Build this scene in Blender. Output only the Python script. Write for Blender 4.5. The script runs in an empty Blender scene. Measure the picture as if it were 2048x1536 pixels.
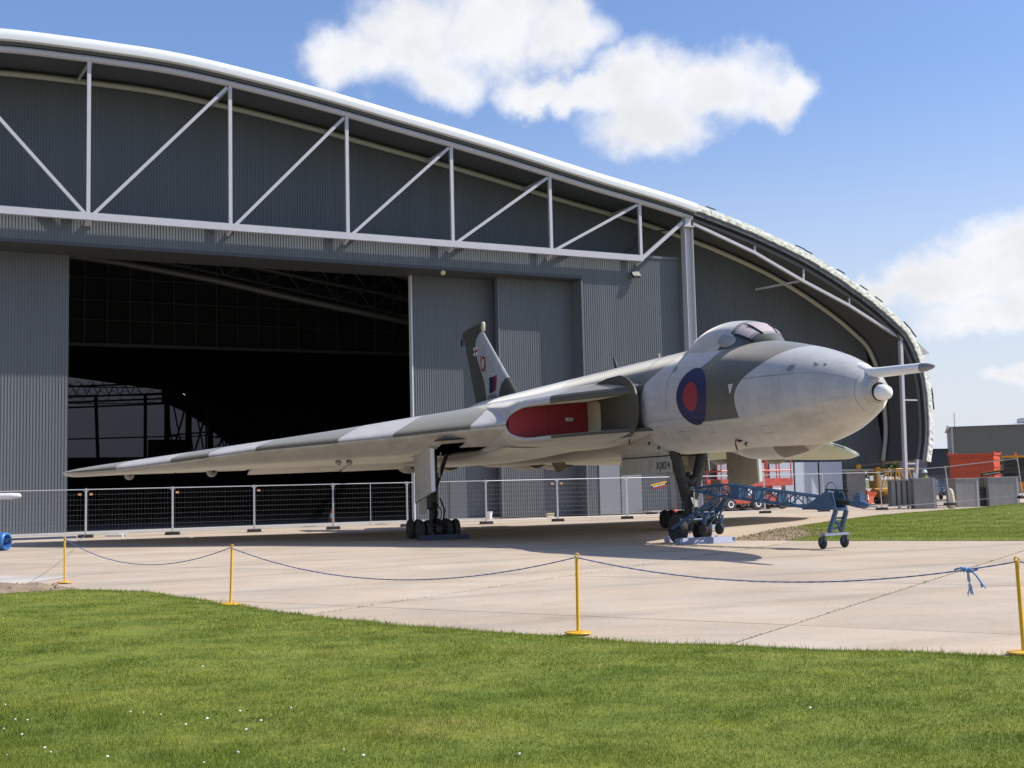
import bpy, math, random
import numpy as np
from mathutils import Vector, Matrix
random.seed(7); RNG = np.random.default_rng(11)
SC = bpy.context.scene
COL = SC.collection
R = math.radians
pi = math.pi

# ------------------------------------------------------------------ camera, sky, sun, exposure
CAM_H = 1.677; PITCH = R(4.94); ROLL = R(-1.372)
_fw = Vector((0, math.cos(PITCH), math.sin(PITCH))); _up = Vector((0, -math.sin(PITCH), math.cos(PITCH))); _ri = Vector((1, 0, 0))
_r2 = math.cos(ROLL)*_ri + math.sin(ROLL)*_up; _u2 = -math.sin(ROLL)*_ri + math.cos(ROLL)*_up
cd = bpy.data.cameras.new('camera'); cam = bpy.data.objects.new('camera', cd); COL.objects.link(cam)
cd.sensor_width = 36; cd.lens = 2395.7/2048*36; cd.clip_end = 4000; cd.clip_start = 0.1
M = Matrix((( _r2.x, _u2.x, -_fw.x, 0), (_r2.y, _u2.y, -_fw.y, 0), (_r2.z, _u2.z, -_fw.z, CAM_H), (0, 0, 0, 1)))
cam.matrix_world = M
SC.camera = cam

SUN_AZ, SUN_EL = R(-1.5), R(49)          # azimuth measured from +X, anticlockwise
sd = bpy.data.lights.new('sun', 'SUN'); sd.energy = 4.9; sd.angle = R(0.5); sd.color = (1.0, 0.95, 0.87)
sun = bpy.data.objects.new('sun', sd); COL.objects.link(sun)
sv = Vector((math.cos(SUN_AZ)*math.cos(SUN_EL), math.sin(SUN_AZ)*math.cos(SUN_EL), math.sin(SUN_EL)))
sun.rotation_euler = sv.to_track_quat('Z', 'Y').to_euler()
SC.view_settings.view_transform = 'Standard'; SC.view_settings.look = 'None'
SC.view_settings.exposure = 0.12; SC.view_settings.gamma = 1; SC.view_settings.use_curve_mapping = False

def px_dir(x, y):
    d = 2395.7*_fw + (x-1024)*_r2 - (y-768)*_u2
    return d.normalized()

def build_world():
    w = bpy.data.worlds.new('World'); SC.world = w; w.use_nodes = True
    nt = w.node_tree; nt.nodes.clear(); L = nt.links.new
    def N(t, **k):
        n = nt.nodes.new(t)
        for a, b in k.items(): setattr(n, a, b)
        return n
    def math_(op, a, b=None, c=None, clamp=False):
        n = N('ShaderNodeMath', operation=op, use_clamp=clamp)
        for i, v in enumerate((a, b, c)):
            if v is None: continue
            if hasattr(v, 'links') or hasattr(v, 'is_output'): L(v, n.inputs[i])
            else: n.inputs[i].default_value = v
        return n.outputs[0]
    out = N('ShaderNodeOutputWorld'); bg = N('ShaderNodeBackground')
    bg.inputs['Strength'].default_value = 0.122
    sky = N('ShaderNodeTexSky', sky_type='NISHITA', sun_disc=False, sun_elevation=SUN_EL,
            sun_rotation=R(90)-SUN_AZ, air_density=1.25, dust_density=1.0, ozone_density=2.6, altitude=30)
    tc = N('ShaderNodeTexCoord'); sep = N('ShaderNodeSeparateXYZ'); L(tc.outputs['Generated'], sep.inputs[0])
    az = math_('ARCTAN2', sep.outputs[0], sep.outputs[1]); el = math_('ARCSINE', sep.outputs[2])
    cmb = N('ShaderNodeCombineXYZ'); L(az, cmb.inputs[0]); L(el, cmb.inputs[1])
    def noise(scale, det, rough=.55):
        n = N('ShaderNodeTexNoise'); n.inputs['Scale'].default_value = scale; n.inputs['Detail'].default_value = det; n.inputs['Roughness'].default_value = rough
        L(tc.outputs['Generated'], n.inputs['Vector']); return n
    def rng(x, a, b, c=0., d=1., typ='SMOOTHSTEP'):
        r = N('ShaderNodeMapRange', interpolation_type=typ); L(x, r.inputs[0])
        for q, v in enumerate((a, b, c, d)): r.inputs[1+q].default_value = v
        return r.outputs[0]
    def warped(vec, n, amp):
        ws = N('ShaderNodeVectorMath', operation='SUBTRACT'); L(n.outputs['Color'], ws.inputs[0]); ws.inputs[1].default_value = (.5, .5, .5)
        wm = N('ShaderNodeVectorMath', operation='MULTIPLY'); L(ws.outputs[0], wm.inputs[0]); wm.inputs[1].default_value = (*amp, 0)
        wa = N('ShaderNodeVectorMath', operation='ADD'); L(vec, wa.inputs[0]); L(wm.outputs[0], wa.inputs[1]); return wa.outputs[0]
    wa = warped(warped(cmb.outputs[0], noise(9, 3), (.085, .065)), noise(38, 9, .62), (.034, .030))
    ell = [(700, 120, 120, 80), (820, 80, 160, 115), (985, 50, 170, 120), (890, 160, 120, 70), (1120, 70, 120, 85), (1080, 180, 110, 45),
           (1290, 165, 130, 85), (1430, 165, 180, 85), (1560, 190, 80, 62), (1320, 240, 150, 80), (1190, 185, 120, 45),
           (1980, 555, 240, 75), (2030, 500, 140, 80), (1860, 565, 140, 55), (1760, 580, 80, 36), (2230, 520, 220, 110), (2010, 630, 190, 50), (2060, 755, 90, 28),
           # the same fair-weather clouds go on round the rest of the sky
           (-700, 250, 260, 120), (-1500, 420, 330, 110), (3100, 300, 300, 130), (3900, 480, 320, 100)]
    tot = None
    for (cx, cy, rx, ry) in ell:
        d = px_dir(min(max(cx, -3000), 6000), cy)
        a0, e0 = math.atan2(d.x, d.y), math.asin(d.z)
        mp = N('ShaderNodeMapping', vector_type='TEXTURE'); mp.inputs['Location'].default_value = (a0, e0, 0)
        mp.inputs['Scale'].default_value = (rx/2396*1.2, ry/2396*1.25, 1); mp.inputs['Rotation'].default_value = (0, 0, -ROLL*.6)
        L(wa, mp.inputs['Vector'])
        ln = N('ShaderNodeVectorMath', operation='LENGTH'); L(mp.outputs[0], ln.inputs[0])
        m = math_('MULTIPLY', math_('SUBTRACT', 1.0, ln.outputs['Value'], clamp=True), 1.45)
        tot = m if tot is None else math_('SMOOTH_MAX', tot, m, .16)
    # scattered clouds over the half of the sky behind the viewer, from one even noise
    back = math_('MULTIPLY', math_('SUBTRACT', noise(2.4, 3).outputs['Fac'], .56), 4.0, clamp=True)
    tot = math_('ADD', tot, math_('MULTIPLY', back, rng(math_('ABSOLUTE', az), 1.0, 1.6)))
    gate = rng(tot, .09, .28, 0, .75)
    dens = math_('ADD', tot, math_('MULTIPLY', math_('SUBTRACT', noise(30, 10, .6).outputs['Fac'], .52), gate))
    cover = rng(dens, .12, .98)
    # cloud body: lit billows, greyer thick parts
    fold = math_('ADD', math_('MULTIPLY', rng(noise(22, 6, .6).outputs['Fac'], .35, .65), .55), math_('MULTIPLY', rng(noise(8, 3).outputs['Fac'], .35, .65), .45))
    bright = math_('SUBTRACT', math_('ADD', 6.75, math_('MULTIPLY', fold, 1.15)), math_('MULTIPLY', rng(dens, .5, 1.1), .55))
    cc = N('ShaderNodeCombineXYZ'); L(bright, cc.inputs[0]); L(math_('MULTIPLY', bright, 1.005), cc.inputs[1]); L(math_('MULTIPLY', bright, 1.03), cc.inputs[2])
    # milky air towards the horizon
    hz = N('ShaderNodeMapRange', interpolation_type='SMOOTHSTEP'); L(el, hz.inputs[0]); hz.inputs[1].default_value = -.02; hz.inputs[2].default_value = .34; hz.inputs[3].default_value = .85; hz.inputs[4].default_value = 0
    mx0 = N('ShaderNodeMix', data_type='RGBA'); tint = N('ShaderNodeVectorMath', operation='MULTIPLY'); L(sky.outputs[0], tint.inputs[0]); tint.inputs[1].default_value = (.93, 1.01, 1.26)
    L(hz.outputs[0], mx0.inputs[0]); L(tint.outputs[0], mx0.inputs[6]); mx0.inputs[7].default_value = (5.9, 6.1, 6.75, 1)
    mx = N('ShaderNodeMix', data_type='RGBA'); L(math_('MULTIPLY', cover, .97), mx.inputs[0]); L(mx0.outputs[2], mx.inputs[6]); L(cc.outputs[0], mx.inputs[7])
    L(mx.outputs[2], bg.inputs['Color']); L(bg.outputs[0], out.inputs[0])
build_world()

# ------------------------------------------------------------------ helpers
MATS = {}
def mat(name, col, rough=.6, metal=0., var=.12, scale=6., bump=0., bscale=40., spec=.5, streak=0., dirt=None, dirt_amt=0., dscale=1.2, objrand=0.):
    """plain painted / raw surface with noise variation, optional dirt patches and bump"""
    if name in MATS: return MATS[name]
    m = bpy.data.materials.new(name); m.use_nodes = True; nt = m.node_tree; L = nt.links.new
    b = nt.nodes['Principled BSDF']
    b.inputs['Roughness'].default_value = rough; b.inputs['Metallic'].default_value = metal; b.inputs['Specular IOR Level'].default_value = spec
    tc = nt.nodes.new('ShaderNodeTexCoord')
    n = nt.nodes.new('ShaderNodeTexNoise'); n.inputs['Scale'].default_value = scale; n.inputs['Detail'].default_value = 5; n.inputs['Roughness'].default_value = .6
    if streak:
        mp = nt.nodes.new('ShaderNodeMapping'); mp.inputs['Scale'].default_value = (1, 1, streak); L(tc.outputs['Object'], mp.inputs[0]); L(mp.outputs[0], n.inputs['Vector'])
    else: L(tc.outputs['Object'], n.inputs['Vector'])
    mr = nt.nodes.new('ShaderNodeMapRange'); L(n.outputs['Fac'], mr.inputs[0]); mr.inputs[1].default_value = .25; mr.inputs[2].default_value = .75
    mr.inputs[3].default_value = 1-var; mr.inputs[4].default_value = 1+var
    last = mr.outputs[0]
    if objrand:
        oi = nt.nodes.new('ShaderNodeObjectInfo'); m2 = nt.nodes.new('ShaderNodeMapRange'); L(oi.outputs['Random'], m2.inputs[0]); m2.inputs[3].default_value = 1-objrand; m2.inputs[4].default_value = 1+objrand
        mm = nt.nodes.new('ShaderNodeMath'); mm.operation = 'MULTIPLY'; L(last, mm.inputs[0]); L(m2.outputs[0], mm.inputs[1]); last = mm.outputs[0]
    sc = nt.nodes.new('ShaderNodeVectorMath'); sc.operation = 'SCALE'; sc.inputs[0].default_value = col[:3]; L(last, sc.inputs['Scale'])
    cout = sc.outputs[0]
    if dirt:
        d = nt.nodes.new('ShaderNodeTexNoise'); d.inputs['Scale'].default_value = dscale; d.inputs['Detail'].default_value = 8; d.inputs['Roughness'].default_value = .7; L(tc.outputs['Object'], d.inputs['Vector'])
        dm = nt.nodes.new('ShaderNodeMapRange'); L(d.outputs['Fac'], dm.inputs[0]); dm.inputs[1].default_value = .5; dm.inputs[2].default_value = .7; dm.inputs[4].default_value = dirt_amt
        mx = nt.nodes.new('ShaderNodeMix'); mx.data_type = 'RGBA'; L(dm.outputs[0], mx.inputs[0]); L(cout, mx.inputs[6]); mx.inputs[7].default_value = (*dirt, 1); cout = mx.outputs[2]
    L(cout, b.inputs['Base Color'])
    if bump:
        bn = nt.nodes.new('ShaderNodeTexNoise'); bn.inputs['Scale'].default_value = bscale; bn.inputs['Detail'].default_value = 4; L(tc.outputs['Object'], bn.inputs['Vector'])
        bp = nt.nodes.new('ShaderNodeBump'); bp.inputs['Strength'].default_value = bump; bp.inputs['Distance'].default_value = .02; L(bn.outputs['Fac'], bp.inputs['Height']); L(bp.outputs[0], b.inputs['Normal'])
    MATS[name] = m
    return m

class MB:
    def __init__(s): s.v = []; s.f = []; s.mi = []; s.cur = 0
    def add(s, vs, fs):
        o = len(s.v); s.v += [tuple(p) for p in vs]; s.f += [tuple(o+i for i in f) for f in fs]; s.mi += [s.cur]*len(fs); return s
    def box(s, c, d, rz=0, rx=0, ry=0):
        mt = Matrix.Translation(c) @ Matrix.Rotation(rz, 4, 'Z') @ Matrix.Rotation(ry, 4, 'Y') @ Matrix.Rotation(rx, 4, 'X')
        x, y, z = d[0]/2, d[1]/2, d[2]/2
        vs = [mt @ Vector((a*x, b*y, e*z)) for a in (-1, 1) for b in (-1, 1) for e in (-1, 1)]
        return s.add(vs, [(0, 1, 3, 2), (4, 6, 7, 5), (0, 4, 5, 1), (2, 3, 7, 6), (0, 2, 6, 4), (1, 5, 7, 3)])
    def frame(s, a, b):
        a, b = Vector(a), Vector(b); d = (b-a).normalized()
        u = d.cross(Vector((0, 0, 1)))
        if u.length < 1e-4: u = Vector((1, 0, 0))
        u.normalize(); w = u.cross(d); return a, b, d, u, w
    def bar(s, a, b, w, h):
        a, b, d, u, t = s.frame(a, b)
        vs = [p + u*i*w/2 + t*j*h/2 for p in (a, b) for i, j in ((-1, -1), (1, -1), (1, 1), (-1, 1))]
        return s.add(vs, [(0, 3, 2, 1), (4, 5, 6, 7)] + [(i, (i+1) % 4, 4+(i+1) % 4, 4+i) for i in range(4)])
    def tube(s, a, b, r, n=8, r2=None):
        if r2 is None: r2 = r
        a, b, d, u, t = s.frame(a, b); vs = []
        for p, q in ((a, r), (b, r2)):
            for k in range(n):
                an = 2*pi*k/n; vs.append(p + u*math.cos(an)*q + t*math.sin(an)*q)
        return s.add(vs, [tuple(range(n-1, -1, -1)), tuple(range(n, 2*n))] + [(k, (k+1) % n, n+(k+1) % n, n+k) for k in range(n)])
    def path(s, pts, r, n=8):
        pts = [Vector(p) for p in pts]; vs = []; m = len(pts); pu = None
        for i, p in enumerate(pts):
            d = (pts[min(i+1, m-1)]-pts[max(i-1, 0)]).normalized()
            if pu is None:
                pu = d.cross(Vector((0, 0, 1)))
                if pu.length < 1e-4: pu = Vector((1, 0, 0))
            u = (pu - d*pu.dot(d)).normalized(); pu = u; t = u.cross(d)
            rr = r[i] if hasattr(r, '__len__') else r
            for k in range(n):
                an = 2*pi*k/n; vs.append(p+u*math.cos(an)*rr+t*math.sin(an)*rr)
        fs = [tuple(range(n-1, -1, -1)), tuple(range((m-1)*n, m*n))]
        for i in range(m-1): fs += [(i*n+k, i*n+(k+1) % n, (i+1)*n+(k+1) % n, (i+1)*n+k) for k in range(n)]
        return s.add(vs, fs)
    def rings(s, rings, closed=True, cap0=True, cap1=True):
        n = len(rings[0]); vs = [p for r in rings for p in r]; fs = []
        for i in range(len(rings)-1):
            for k in range(n if closed else n-1): fs.append((i*n+k, i*n+(k+1) % n, (i+1)*n+(k+1) % n, (i+1)*n+k))
        if cap0: fs.append(tuple(range(n-1, -1, -1)))
        if cap1: fs.append(tuple(range((len(rings)-1)*n, len(rings)*n)))
        return s.add(vs, fs)
    def lathe(s, prof, c=(0, 0, 0), axis=(0, 0, 1), n=24):
        ax = Vector(axis).normalized(); u = ax.orthogonal().normalized(); w = ax.cross(u); c = Vector(c)
        rg = [[c+ax*z+(u*math.cos(2*pi*k/n)+w*math.sin(2*pi*k/n))*max(r, 1e-4) for k in range(n)] for r, z in prof]
        return s.rings(rg)
    def prism(s, poly, ext):
        """poly: list of 3-D points (planar), ext: extrusion vector"""
        p = [Vector(q) for q in poly]; e = Vector(ext); n = len(p)
        return s.add(p+[q+e for q in p], [tuple(range(n-1, -1, -1)), tuple(range(n, 2*n))]+[(i, (i+1) % n, n+(i+1) % n, n+i) for i in range(n)])
    def mesh(s, name, mats, smooth=False):
        me = bpy.data.meshes.new(name); me.from_pydata(s.v, [], s.f)
        for m in (mats if isinstance(mats, (list, tuple)) else [mats]): me.materials.append(m)
        if any(s.mi): me.polygons.foreach_set('material_index', s.mi)
        if smooth: me.polygons.foreach_set('use_smooth', [True]*len(me.polygons))
        me.update(); return me
    def build(s, name, mats, parent=None, smooth=False, kind=None, label=None, ang=None):
        o = bpy.data.objects.new(name, s.mesh(name, mats, smooth or ang is not None)); COL.objects.link(o)
        fix_normals(o.data)
        if ang is not None: sharp(o.data, ang)
        if parent: o.parent = parent
        if kind: o['kind'] = kind
        if label: o['label'] = label
        return o

import bmesh
def fix_normals(me):
    bm = bmesh.new(); bm.from_mesh(me); bmesh.ops.recalc_face_normals(bm, faces=bm.faces); bm.to_mesh(me); bm.free()
def sharp(me, ang):
    bm = bmesh.new(); bm.from_mesh(me)
    for e in bm.edges:
        if len(e.link_faces) == 2 and e.calc_face_angle(0) > R(ang): e.smooth = False
    bm.to_mesh(me); bm.free()
def tag(o, label, cat, group=None):
    o['label'] = label; o['category'] = cat
    if group: o['group'] = group
    return o
def thing(name, label, cat, loc=(0, 0, 0), rz=0, group=None):
    o = bpy.data.objects.new(name, None); COL.objects.link(o); o.location = loc; o.rotation_euler = (0, 0, rz); o.empty_display_size = .3
    return tag(o, label, cat, group)
def struct(name, loc=(0, 0, 0), rz=0):
    o = bpy.data.objects.new(name, None); COL.objects.link(o); o.location = loc; o.rotation_euler = (0, 0, rz); o['kind'] = 'structure'; return o
def copy_tree(o, parent=None):
    c = o.copy(); COL.objects.link(c); c.parent = parent
    for ch in list(o.children): copy_tree(ch, c)
    return c
def link_copy(o, parent, mtx):
    c = o.copy(); COL.objects.link(c); c.parent = parent; c.matrix_local = mtx; return c
def text_obj(body, size, name, m, parent, mtx, extr=.002, font_scale=(1, 1)):
    cu = bpy.data.curves.new(name, 'FONT'); cu.body = body; cu.size = size; cu.extrude = extr; cu.space_character = 1.18; cu.align_x = 'CENTER'; cu.align_y = 'CENTER'
    t = bpy.data.objects.new(name, cu); COL.objects.link(t); dg = bpy.context.evaluated_depsgraph_get()
    me = bpy.data.meshes.new_from_object(t.evaluated_get(dg)); bpy.data.objects.remove(t)
    me.materials.clear(); me.materials.append(m); me.transform(Matrix.Diagonal((font_scale[0], font_scale[1], 1, 1)))
    o = bpy.data.objects.new(name, me); COL.objects.link(o); o.parent = parent; o.matrix_local = mtx; return o
def basis(x, y, z, loc):
    m = Matrix.Identity(4)
    for i, a in enumerate((x, y, z)):
        for j in range(3): m[j][i] = a[j]
    for j in range(3): m[j][3] = loc[j]
    return m

# ------------------------------------------------------------------ materials
def make_concrete(name, base, objrand=.05):
    m = bpy.data.materials.new(name); m.use_nodes = True; nt = m.node_tree; L = nt.links.new; b = nt.nodes['Principled BSDF']
    g = nt.nodes.new('ShaderNodeNewGeometry')
    def noise(scale, det, rough=.6, stretch=None):
        n = nt.nodes.new('ShaderNodeTexNoise'); n.inputs['Scale'].default_value = scale; n.inputs['Detail'].default_value = det; n.inputs['Roughness'].default_value = rough
        if stretch:
            mp = nt.nodes.new('ShaderNodeMapping'); mp.inputs['Rotation'].default_value = (0, 0, R(stretch[0])); mp.inputs['Scale'].default_value = (stretch[1], stretch[2], 1); L(g.outputs['Position'], mp.inputs[0]); L(mp.outputs[0], n.inputs['Vector'])
        else: L(g.outputs['Position'], n.inputs['Vector'])
        return n.outputs['Fac']
    def rng(x, a, bb, c, d):
        r = nt.nodes.new('ShaderNodeMapRange'); L(x, r.inputs[0])
        for i, v in enumerate((a, bb, c, d)): r.inputs[1+i].default_value = v
        return r.outputs[0]
    def mul(a, c):
        q = nt.nodes.new('ShaderNodeMath'); q.operation = 'MULTIPLY'; L(a, q.inputs[0]); L(c, q.inputs[1]); return q.outputs[0]
    v = mul(rng(noise(.35, 5), .3, .7, .84, 1.1), rng(noise(14, 6, .7), .3, .7, .90, 1.08))
    v = mul(v, rng(noise(1.0, 5, .65, (-57, .25, 1.6)), .35, .7, .93, 1.06))
    v = mul(v, rng(noise(90, 3), .3, .7, .94, 1.06))
    v = mul(v, rng(noise(.9, 9, .75), .58, .74, 1.0, .74))
    oi = nt.nodes.new('ShaderNodeObjectInfo'); v = mul(v, rng(oi.outputs['Random'], 0, 1, 1-objrand, 1+objrand))
    wv = nt.nodes.new('ShaderNodeTexWave'); wv.inputs['Scale'].default_value = .085; wv.inputs['Distortion'].default_value = 5; wv.inputs['Detail'].default_value = 2; wv.inputs['Detail Scale'].default_value = .35
    mpw = nt.nodes.new('ShaderNodeMapping'); mpw.inputs['Rotation'].default_value = (0, 0, R(62)); L(g.outputs['Position'], mpw.inputs[0]); L(mpw.outputs[0], wv.inputs['Vector'])
    v = mul(v, rng(wv.outputs['Fac'], .93, 1.0, 1.0, .88))                       # old tyre tracks
    v = mul(v, rng(noise(.5, 3), .66, .74, 1.0, .80))                           # oil-darkened patches
    # small dark spots and grit
    vo = nt.nodes.new('ShaderNodeTexVoronoi'); vo.inputs['Scale'].default_value = 2.2; L(g.outputs['Position'], vo.inputs['Vector']); v = mul(v, rng(vo.outputs['Distance'], .015, .045, .5, 1.0))
    sc = nt.nodes.new('ShaderNodeVectorMath'); sc.operation = 'SCALE'; L(v, sc.inputs['Scale'])
    mx = nt.nodes.new('ShaderNodeMix'); mx.data_type = 'RGBA'; L(rng(noise(.6, 4), .4, .65, 0, 1), mx.inputs[0]); mx.inputs[6].default_value = (*base, 1); mx.inputs[7].default_value = (base[0]*1.02, base[1]*.97, base[2]*.9, 1)
    L(mx.outputs[2], sc.inputs[0]); L(sc.outputs[0], b.inputs['Base Color']); b.inputs['Roughness'].default_value = .9; b.inputs['Specular IOR Level'].default_value = .25
    bp = nt.nodes.new('ShaderNodeBump'); bp.inputs['Strength'].default_value = .25; bp.inputs['Distance'].default_value = .01; L(noise(60, 5), bp.inputs['Height']); L(bp.outputs[0], b.inputs['Normal'])
    return m
M_CONC = make_concrete('concrete', (.49, .405, .315))
M_SEAL = mat('joint dirt', (.13, .11, .075), .95, var=.6, scale=3)
M_SOIL = mat('soil', (.26, .19, .125), .95, var=.35, scale=9, bump=.6, bscale=14)
M_CLAD = mat('grey cladding', (.127, .139, .146), .5, var=.10, scale=.8, streak=.05, spec=.4)
M_CLADD = mat('dark grey cladding', (.100, .110, .117), .55, var=.10, scale=.8, streak=.05, spec=.35)
M_SOFF = mat('soffit sheet', (.085, .096, .102), .55, var=.08, scale=.6)
M_STEEL = mat('pale grey steel paint', (.47, .46, .49), .45, var=.05, scale=2)
M_RIB = mat('cream grey steel', (.42, .41, .37), .5, var=.06, scale=2)
M_WHITE = mat('white edge sheet', (.70, .71, .71), .38, var=.03, scale=1.5, spec=.4)
M_FOAM = mat('insulation foam', (.84, .84, .74), .9, var=.25, scale=5, dirt=(.12, .11, .08), dirt_amt=.8, dscale=4, bump=.8, bscale=9)
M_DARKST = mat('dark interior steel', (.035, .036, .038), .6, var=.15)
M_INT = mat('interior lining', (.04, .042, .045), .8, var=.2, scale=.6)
M_DUCT = mat('galvanised duct', (.075, .075, .075), .5, metal=.3, var=.1, scale=4)
M_GALV = mat('galvanised tube', (.58, .58, .60), .4, metal=.35, var=.1, scale=8)
M_RUBBER = mat('tyre rubber', (.030, .029, .028), .75, var=.3, scale=12, dirt=(.12, .10, .08), dirt_amt=.35, dscale=5)
M_BLACK = mat('black paint', (.015, .015, .016), .45, var=.25, scale=10, dirt=(.09, .08, .07), dirt_amt=.3, dscale=6)
M_YELLOW = mat('yellow paint', (.78, .43, .012), .38, var=.08, scale=14, dirt=(.25, .15, .03), dirt_amt=.25, dscale=20)
M_BLUE = mat('blue paint', (.038, .098, .19), .4, var=.15, scale=9, dirt=(.10, .10, .11), dirt_amt=.35, dscale=7)
M_BLUEL = mat('pale blue board', (.25, .28, .42), .55, var=.12, scale=7, dirt=(.12, .12, .13), dirt_amt=.4, dscale=6)
M_ROPE = mat('blue rope', (.105, .16, .34), .85, var=.35, scale=60)
M_ROPEL = mat('frayed light blue rope', (.12, .27, .58), .8, var=.25, scale=50)
M_RED = mat('red board', (.30, .020, .022), .55, var=.15, scale=3)
M_CREAM = mat('cream primer', (.62, .55, .36), .6, var=.08)
M_ROUNDB = mat('insignia blue', (.016, .018, .075), .5, var=.1)
M_ROUNDR = mat('insignia red', (.26, .022, .030), .5, var=.1)
M_DECW = mat('white marking', (.78, .78, .76), .5, var=.05)
M_DECK = mat('black marking', (.015, .015, .018), .5, var=.05)
M_GLASS = mat('dark window', (.03, .032, .035), .08, var=.1, spec=.6)
M_BLIND = mat('dusty pink blind', (.52, .43, .40), .35, var=.06, scale=5)
M_SEALG = mat('black seal', (.012, .012, .013), .6, var=.1)
M_LTGREY = mat('light aircraft grey', (.46, .44, .39), .5, var=.10, scale=2.5, dirt=(.24, .21, .17), dirt_amt=.5, dscale=2.2)
M_RLIFT = mat('red lift paint', (.55, .075, .045), .45, var=.12, scale=6, dirt=(.5, .3, .25), dirt_amt=.5, dscale=4)
M_ORSKIP = mat('orange skip paint', (.60, .085, .030), .5, var=.1, scale=4)
M_JCB = mat('machine yellow', (.65, .33, .02), .45, var=.1, scale=5)
M_BLOCK = mat('grey precast', (.27, .26, .25), .85, var=.12, scale=3)
M_PANELW = mat('pale hoarding sheet', (.42, .47, .53), .5, var=.04, scale=1)
M_BLDG = mat('olive grey shed cladding', (.135, .14, .12), .6, var=.06, scale=.5)
M_BLDGR = mat('pale roof sheet', (.5, .5, .5), .5, var=.05, scale=.5)
M_ORTAG = mat('orange tag', (.62, .30, .13), .6, var=.1)
M_CONER = mat('cone orange', (.62, .09, .03), .55, var=.1)

def aircraft_paint(name, bloom):
    m = bpy.data.materials.new(name); m.use_nodes = True; nt = m.node_tree; L = nt.links.new; b = nt.nodes['Principled BSDF']
    tc = nt.nodes.new('ShaderNodeTexCoord')
    def attr(n):
        a = nt.nodes.new('ShaderNodeAttribute'); a.attribute_name = n; return a.outputs['Fac']
    def gt(x, e=.012):
        r = nt.nodes.new('ShaderNodeMapRange'); L(x, r.inputs[0]); r.inputs[1].default_value = -e; r.inputs[2].default_value = e; return r.outputs[0]
    def mixc(f, a, c):
        x = nt.nodes.new('ShaderNodeMix'); x.data_type = 'RGBA'
        if hasattr(f, 'is_output'): L(f, x.inputs[0])
        else: x.inputs[0].default_value = f
        for i, q in ((6, a), (7, c)):
            if isinstance(q, tuple): x.inputs[i].default_value = (*q, 1)
            else: L(q, x.inputs[i])
        return x.outputs[2]
    c = mixc(gt(attr('camo')), (.440, .432, .420), (.072, .071, .050))
    c = mixc(gt(attr('under')), c, (.52, .485, .41))
    # weathering: stretched staining and blotches
    def noise(scale, det, st):
        mp = nt.nodes.new('ShaderNodeMapping'); mp.inputs['Scale'].default_value = st; L(tc.outputs['Object'], mp.inputs[0])
        n = nt.nodes.new('ShaderNodeTexNoise'); n.inputs['Scale'].default_value = scale; n.inputs['Detail'].default_value = det; n.inputs['Roughness'].default_value = .65; L(mp.outputs[0], n.inputs['Vector']); return n.outputs['Fac']
    def rng(x, a, bb, cc, d):
        r = nt.nodes.new('ShaderNodeMapRange'); L(x, r.inputs[0])
        for i, v in enumerate((a, bb, cc, d)): r.inputs[1+i].default_value = v
        return r.outputs[0]
    def scale(col, f):
        s = nt.nodes.new('ShaderNodeVectorMath'); s.operation = 'SCALE'; L(col, s.inputs[0]); L(f, s.inputs['Scale']); return s.outputs[0]
    c = scale(c, rng(noise(1.5, 7, (1, 1, 1)), .3, .7, .86, 1.10))
    c = scale(c, rng(noise(4, 7, (.25, 1, 1.5)), .3, .72, 1.06, .86))
    c = scale(c, rng(noise(7, 6, (1.2, 1.2, .12)), .55, .75, 1.0, .80))
    c = scale(c, rng(noise(24, 8, (1, 1, 1)), .62, .72, 1.0, .72))
    dirtm = nt.nodes.new('ShaderNodeMath'); dirtm.operation = 'MULTIPLY'
    L(gt(attr('under')), dirtm.inputs[0]); L(rng(noise(1.1, 7, (.35, 1, 1)), .48, .72, 0, .5), dirtm.inputs[1])
    c = mixc(dirtm.outputs[0], c, (.22, .18, .13))
    # skin joints: fine dark seams
    sx = nt.nodes.new('ShaderNodeSeparateXYZ'); L(tc.outputs['Object'], sx.inputs[0])
    def seam(x, period, w):
        f = nt.nodes.new('ShaderNodeMath'); f.operation = 'PINGPONG'; L(x, f.inputs[0]); f.inputs[1].default_value = period
        return rng(f.outputs[0], 0, w, .66, 1.0)
    c = scale(c, seam(sx.outputs[0], 1.31, .008)); c = scale(c, seam(sx.outputs[1], 1.07, .008)); c = scale(c, seam(sx.outputs[0], .437, .004))
    L(c, b.inputs['Base Color']); b.inputs['Roughness'].default_value = .45; b.inputs['Specular IOR Level'].default_value = .5
    b.inputs['Sheen Weight'].default_value = bloom; b.inputs['Sheen Roughness'].default_value = .35; b.inputs['Sheen Tint'].default_value = (1, .96, .88, 1)   # chalky oxidised bloom
    return m
M_AIR = aircraft_paint('aircraft paint', 1.0); M_AIRF = aircraft_paint('aircraft paint upright', .12)

# ------------------------------------------------------------------ ground
def flat_poly(name, pts, z, m, thick=None, kind='structure'):
    mb = MB()
    if thick: mb.prism([(x, y, z-thick) for x, y in pts], (0, 0, thick))
    else: mb.add([(x, y, z) for x, y in pts], [tuple(range(len(pts)))])
    return mb.build(name, m, kind=kind)
M_FIELD = mat('rough field', (.13, .15, .06), .95, var=.25, scale=.05)
flat_poly('ground', [(-1500, -400), (1500, -400), (1500, 2600), (-1500, 2600)], -.09, M_FIELD)
flat_poly('yard', [(-90, 4), (120, 4), (150, 230), (-120, 230)], -.05, M_CONC)
SL_A = R(57.5); ca, sa = math.cos(SL_A), math.sin(SL_A); S0 = (3.2, 14.2); SW, SLN = 6.45, 6.0
flat_poly('joint_bed', [(-60, 6), (60, 6), (60, 90), (-60, 90)], -.0022, M_SEAL)
apron = struct('apron', (S0[0], S0[1], 0), SL_A)
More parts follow.
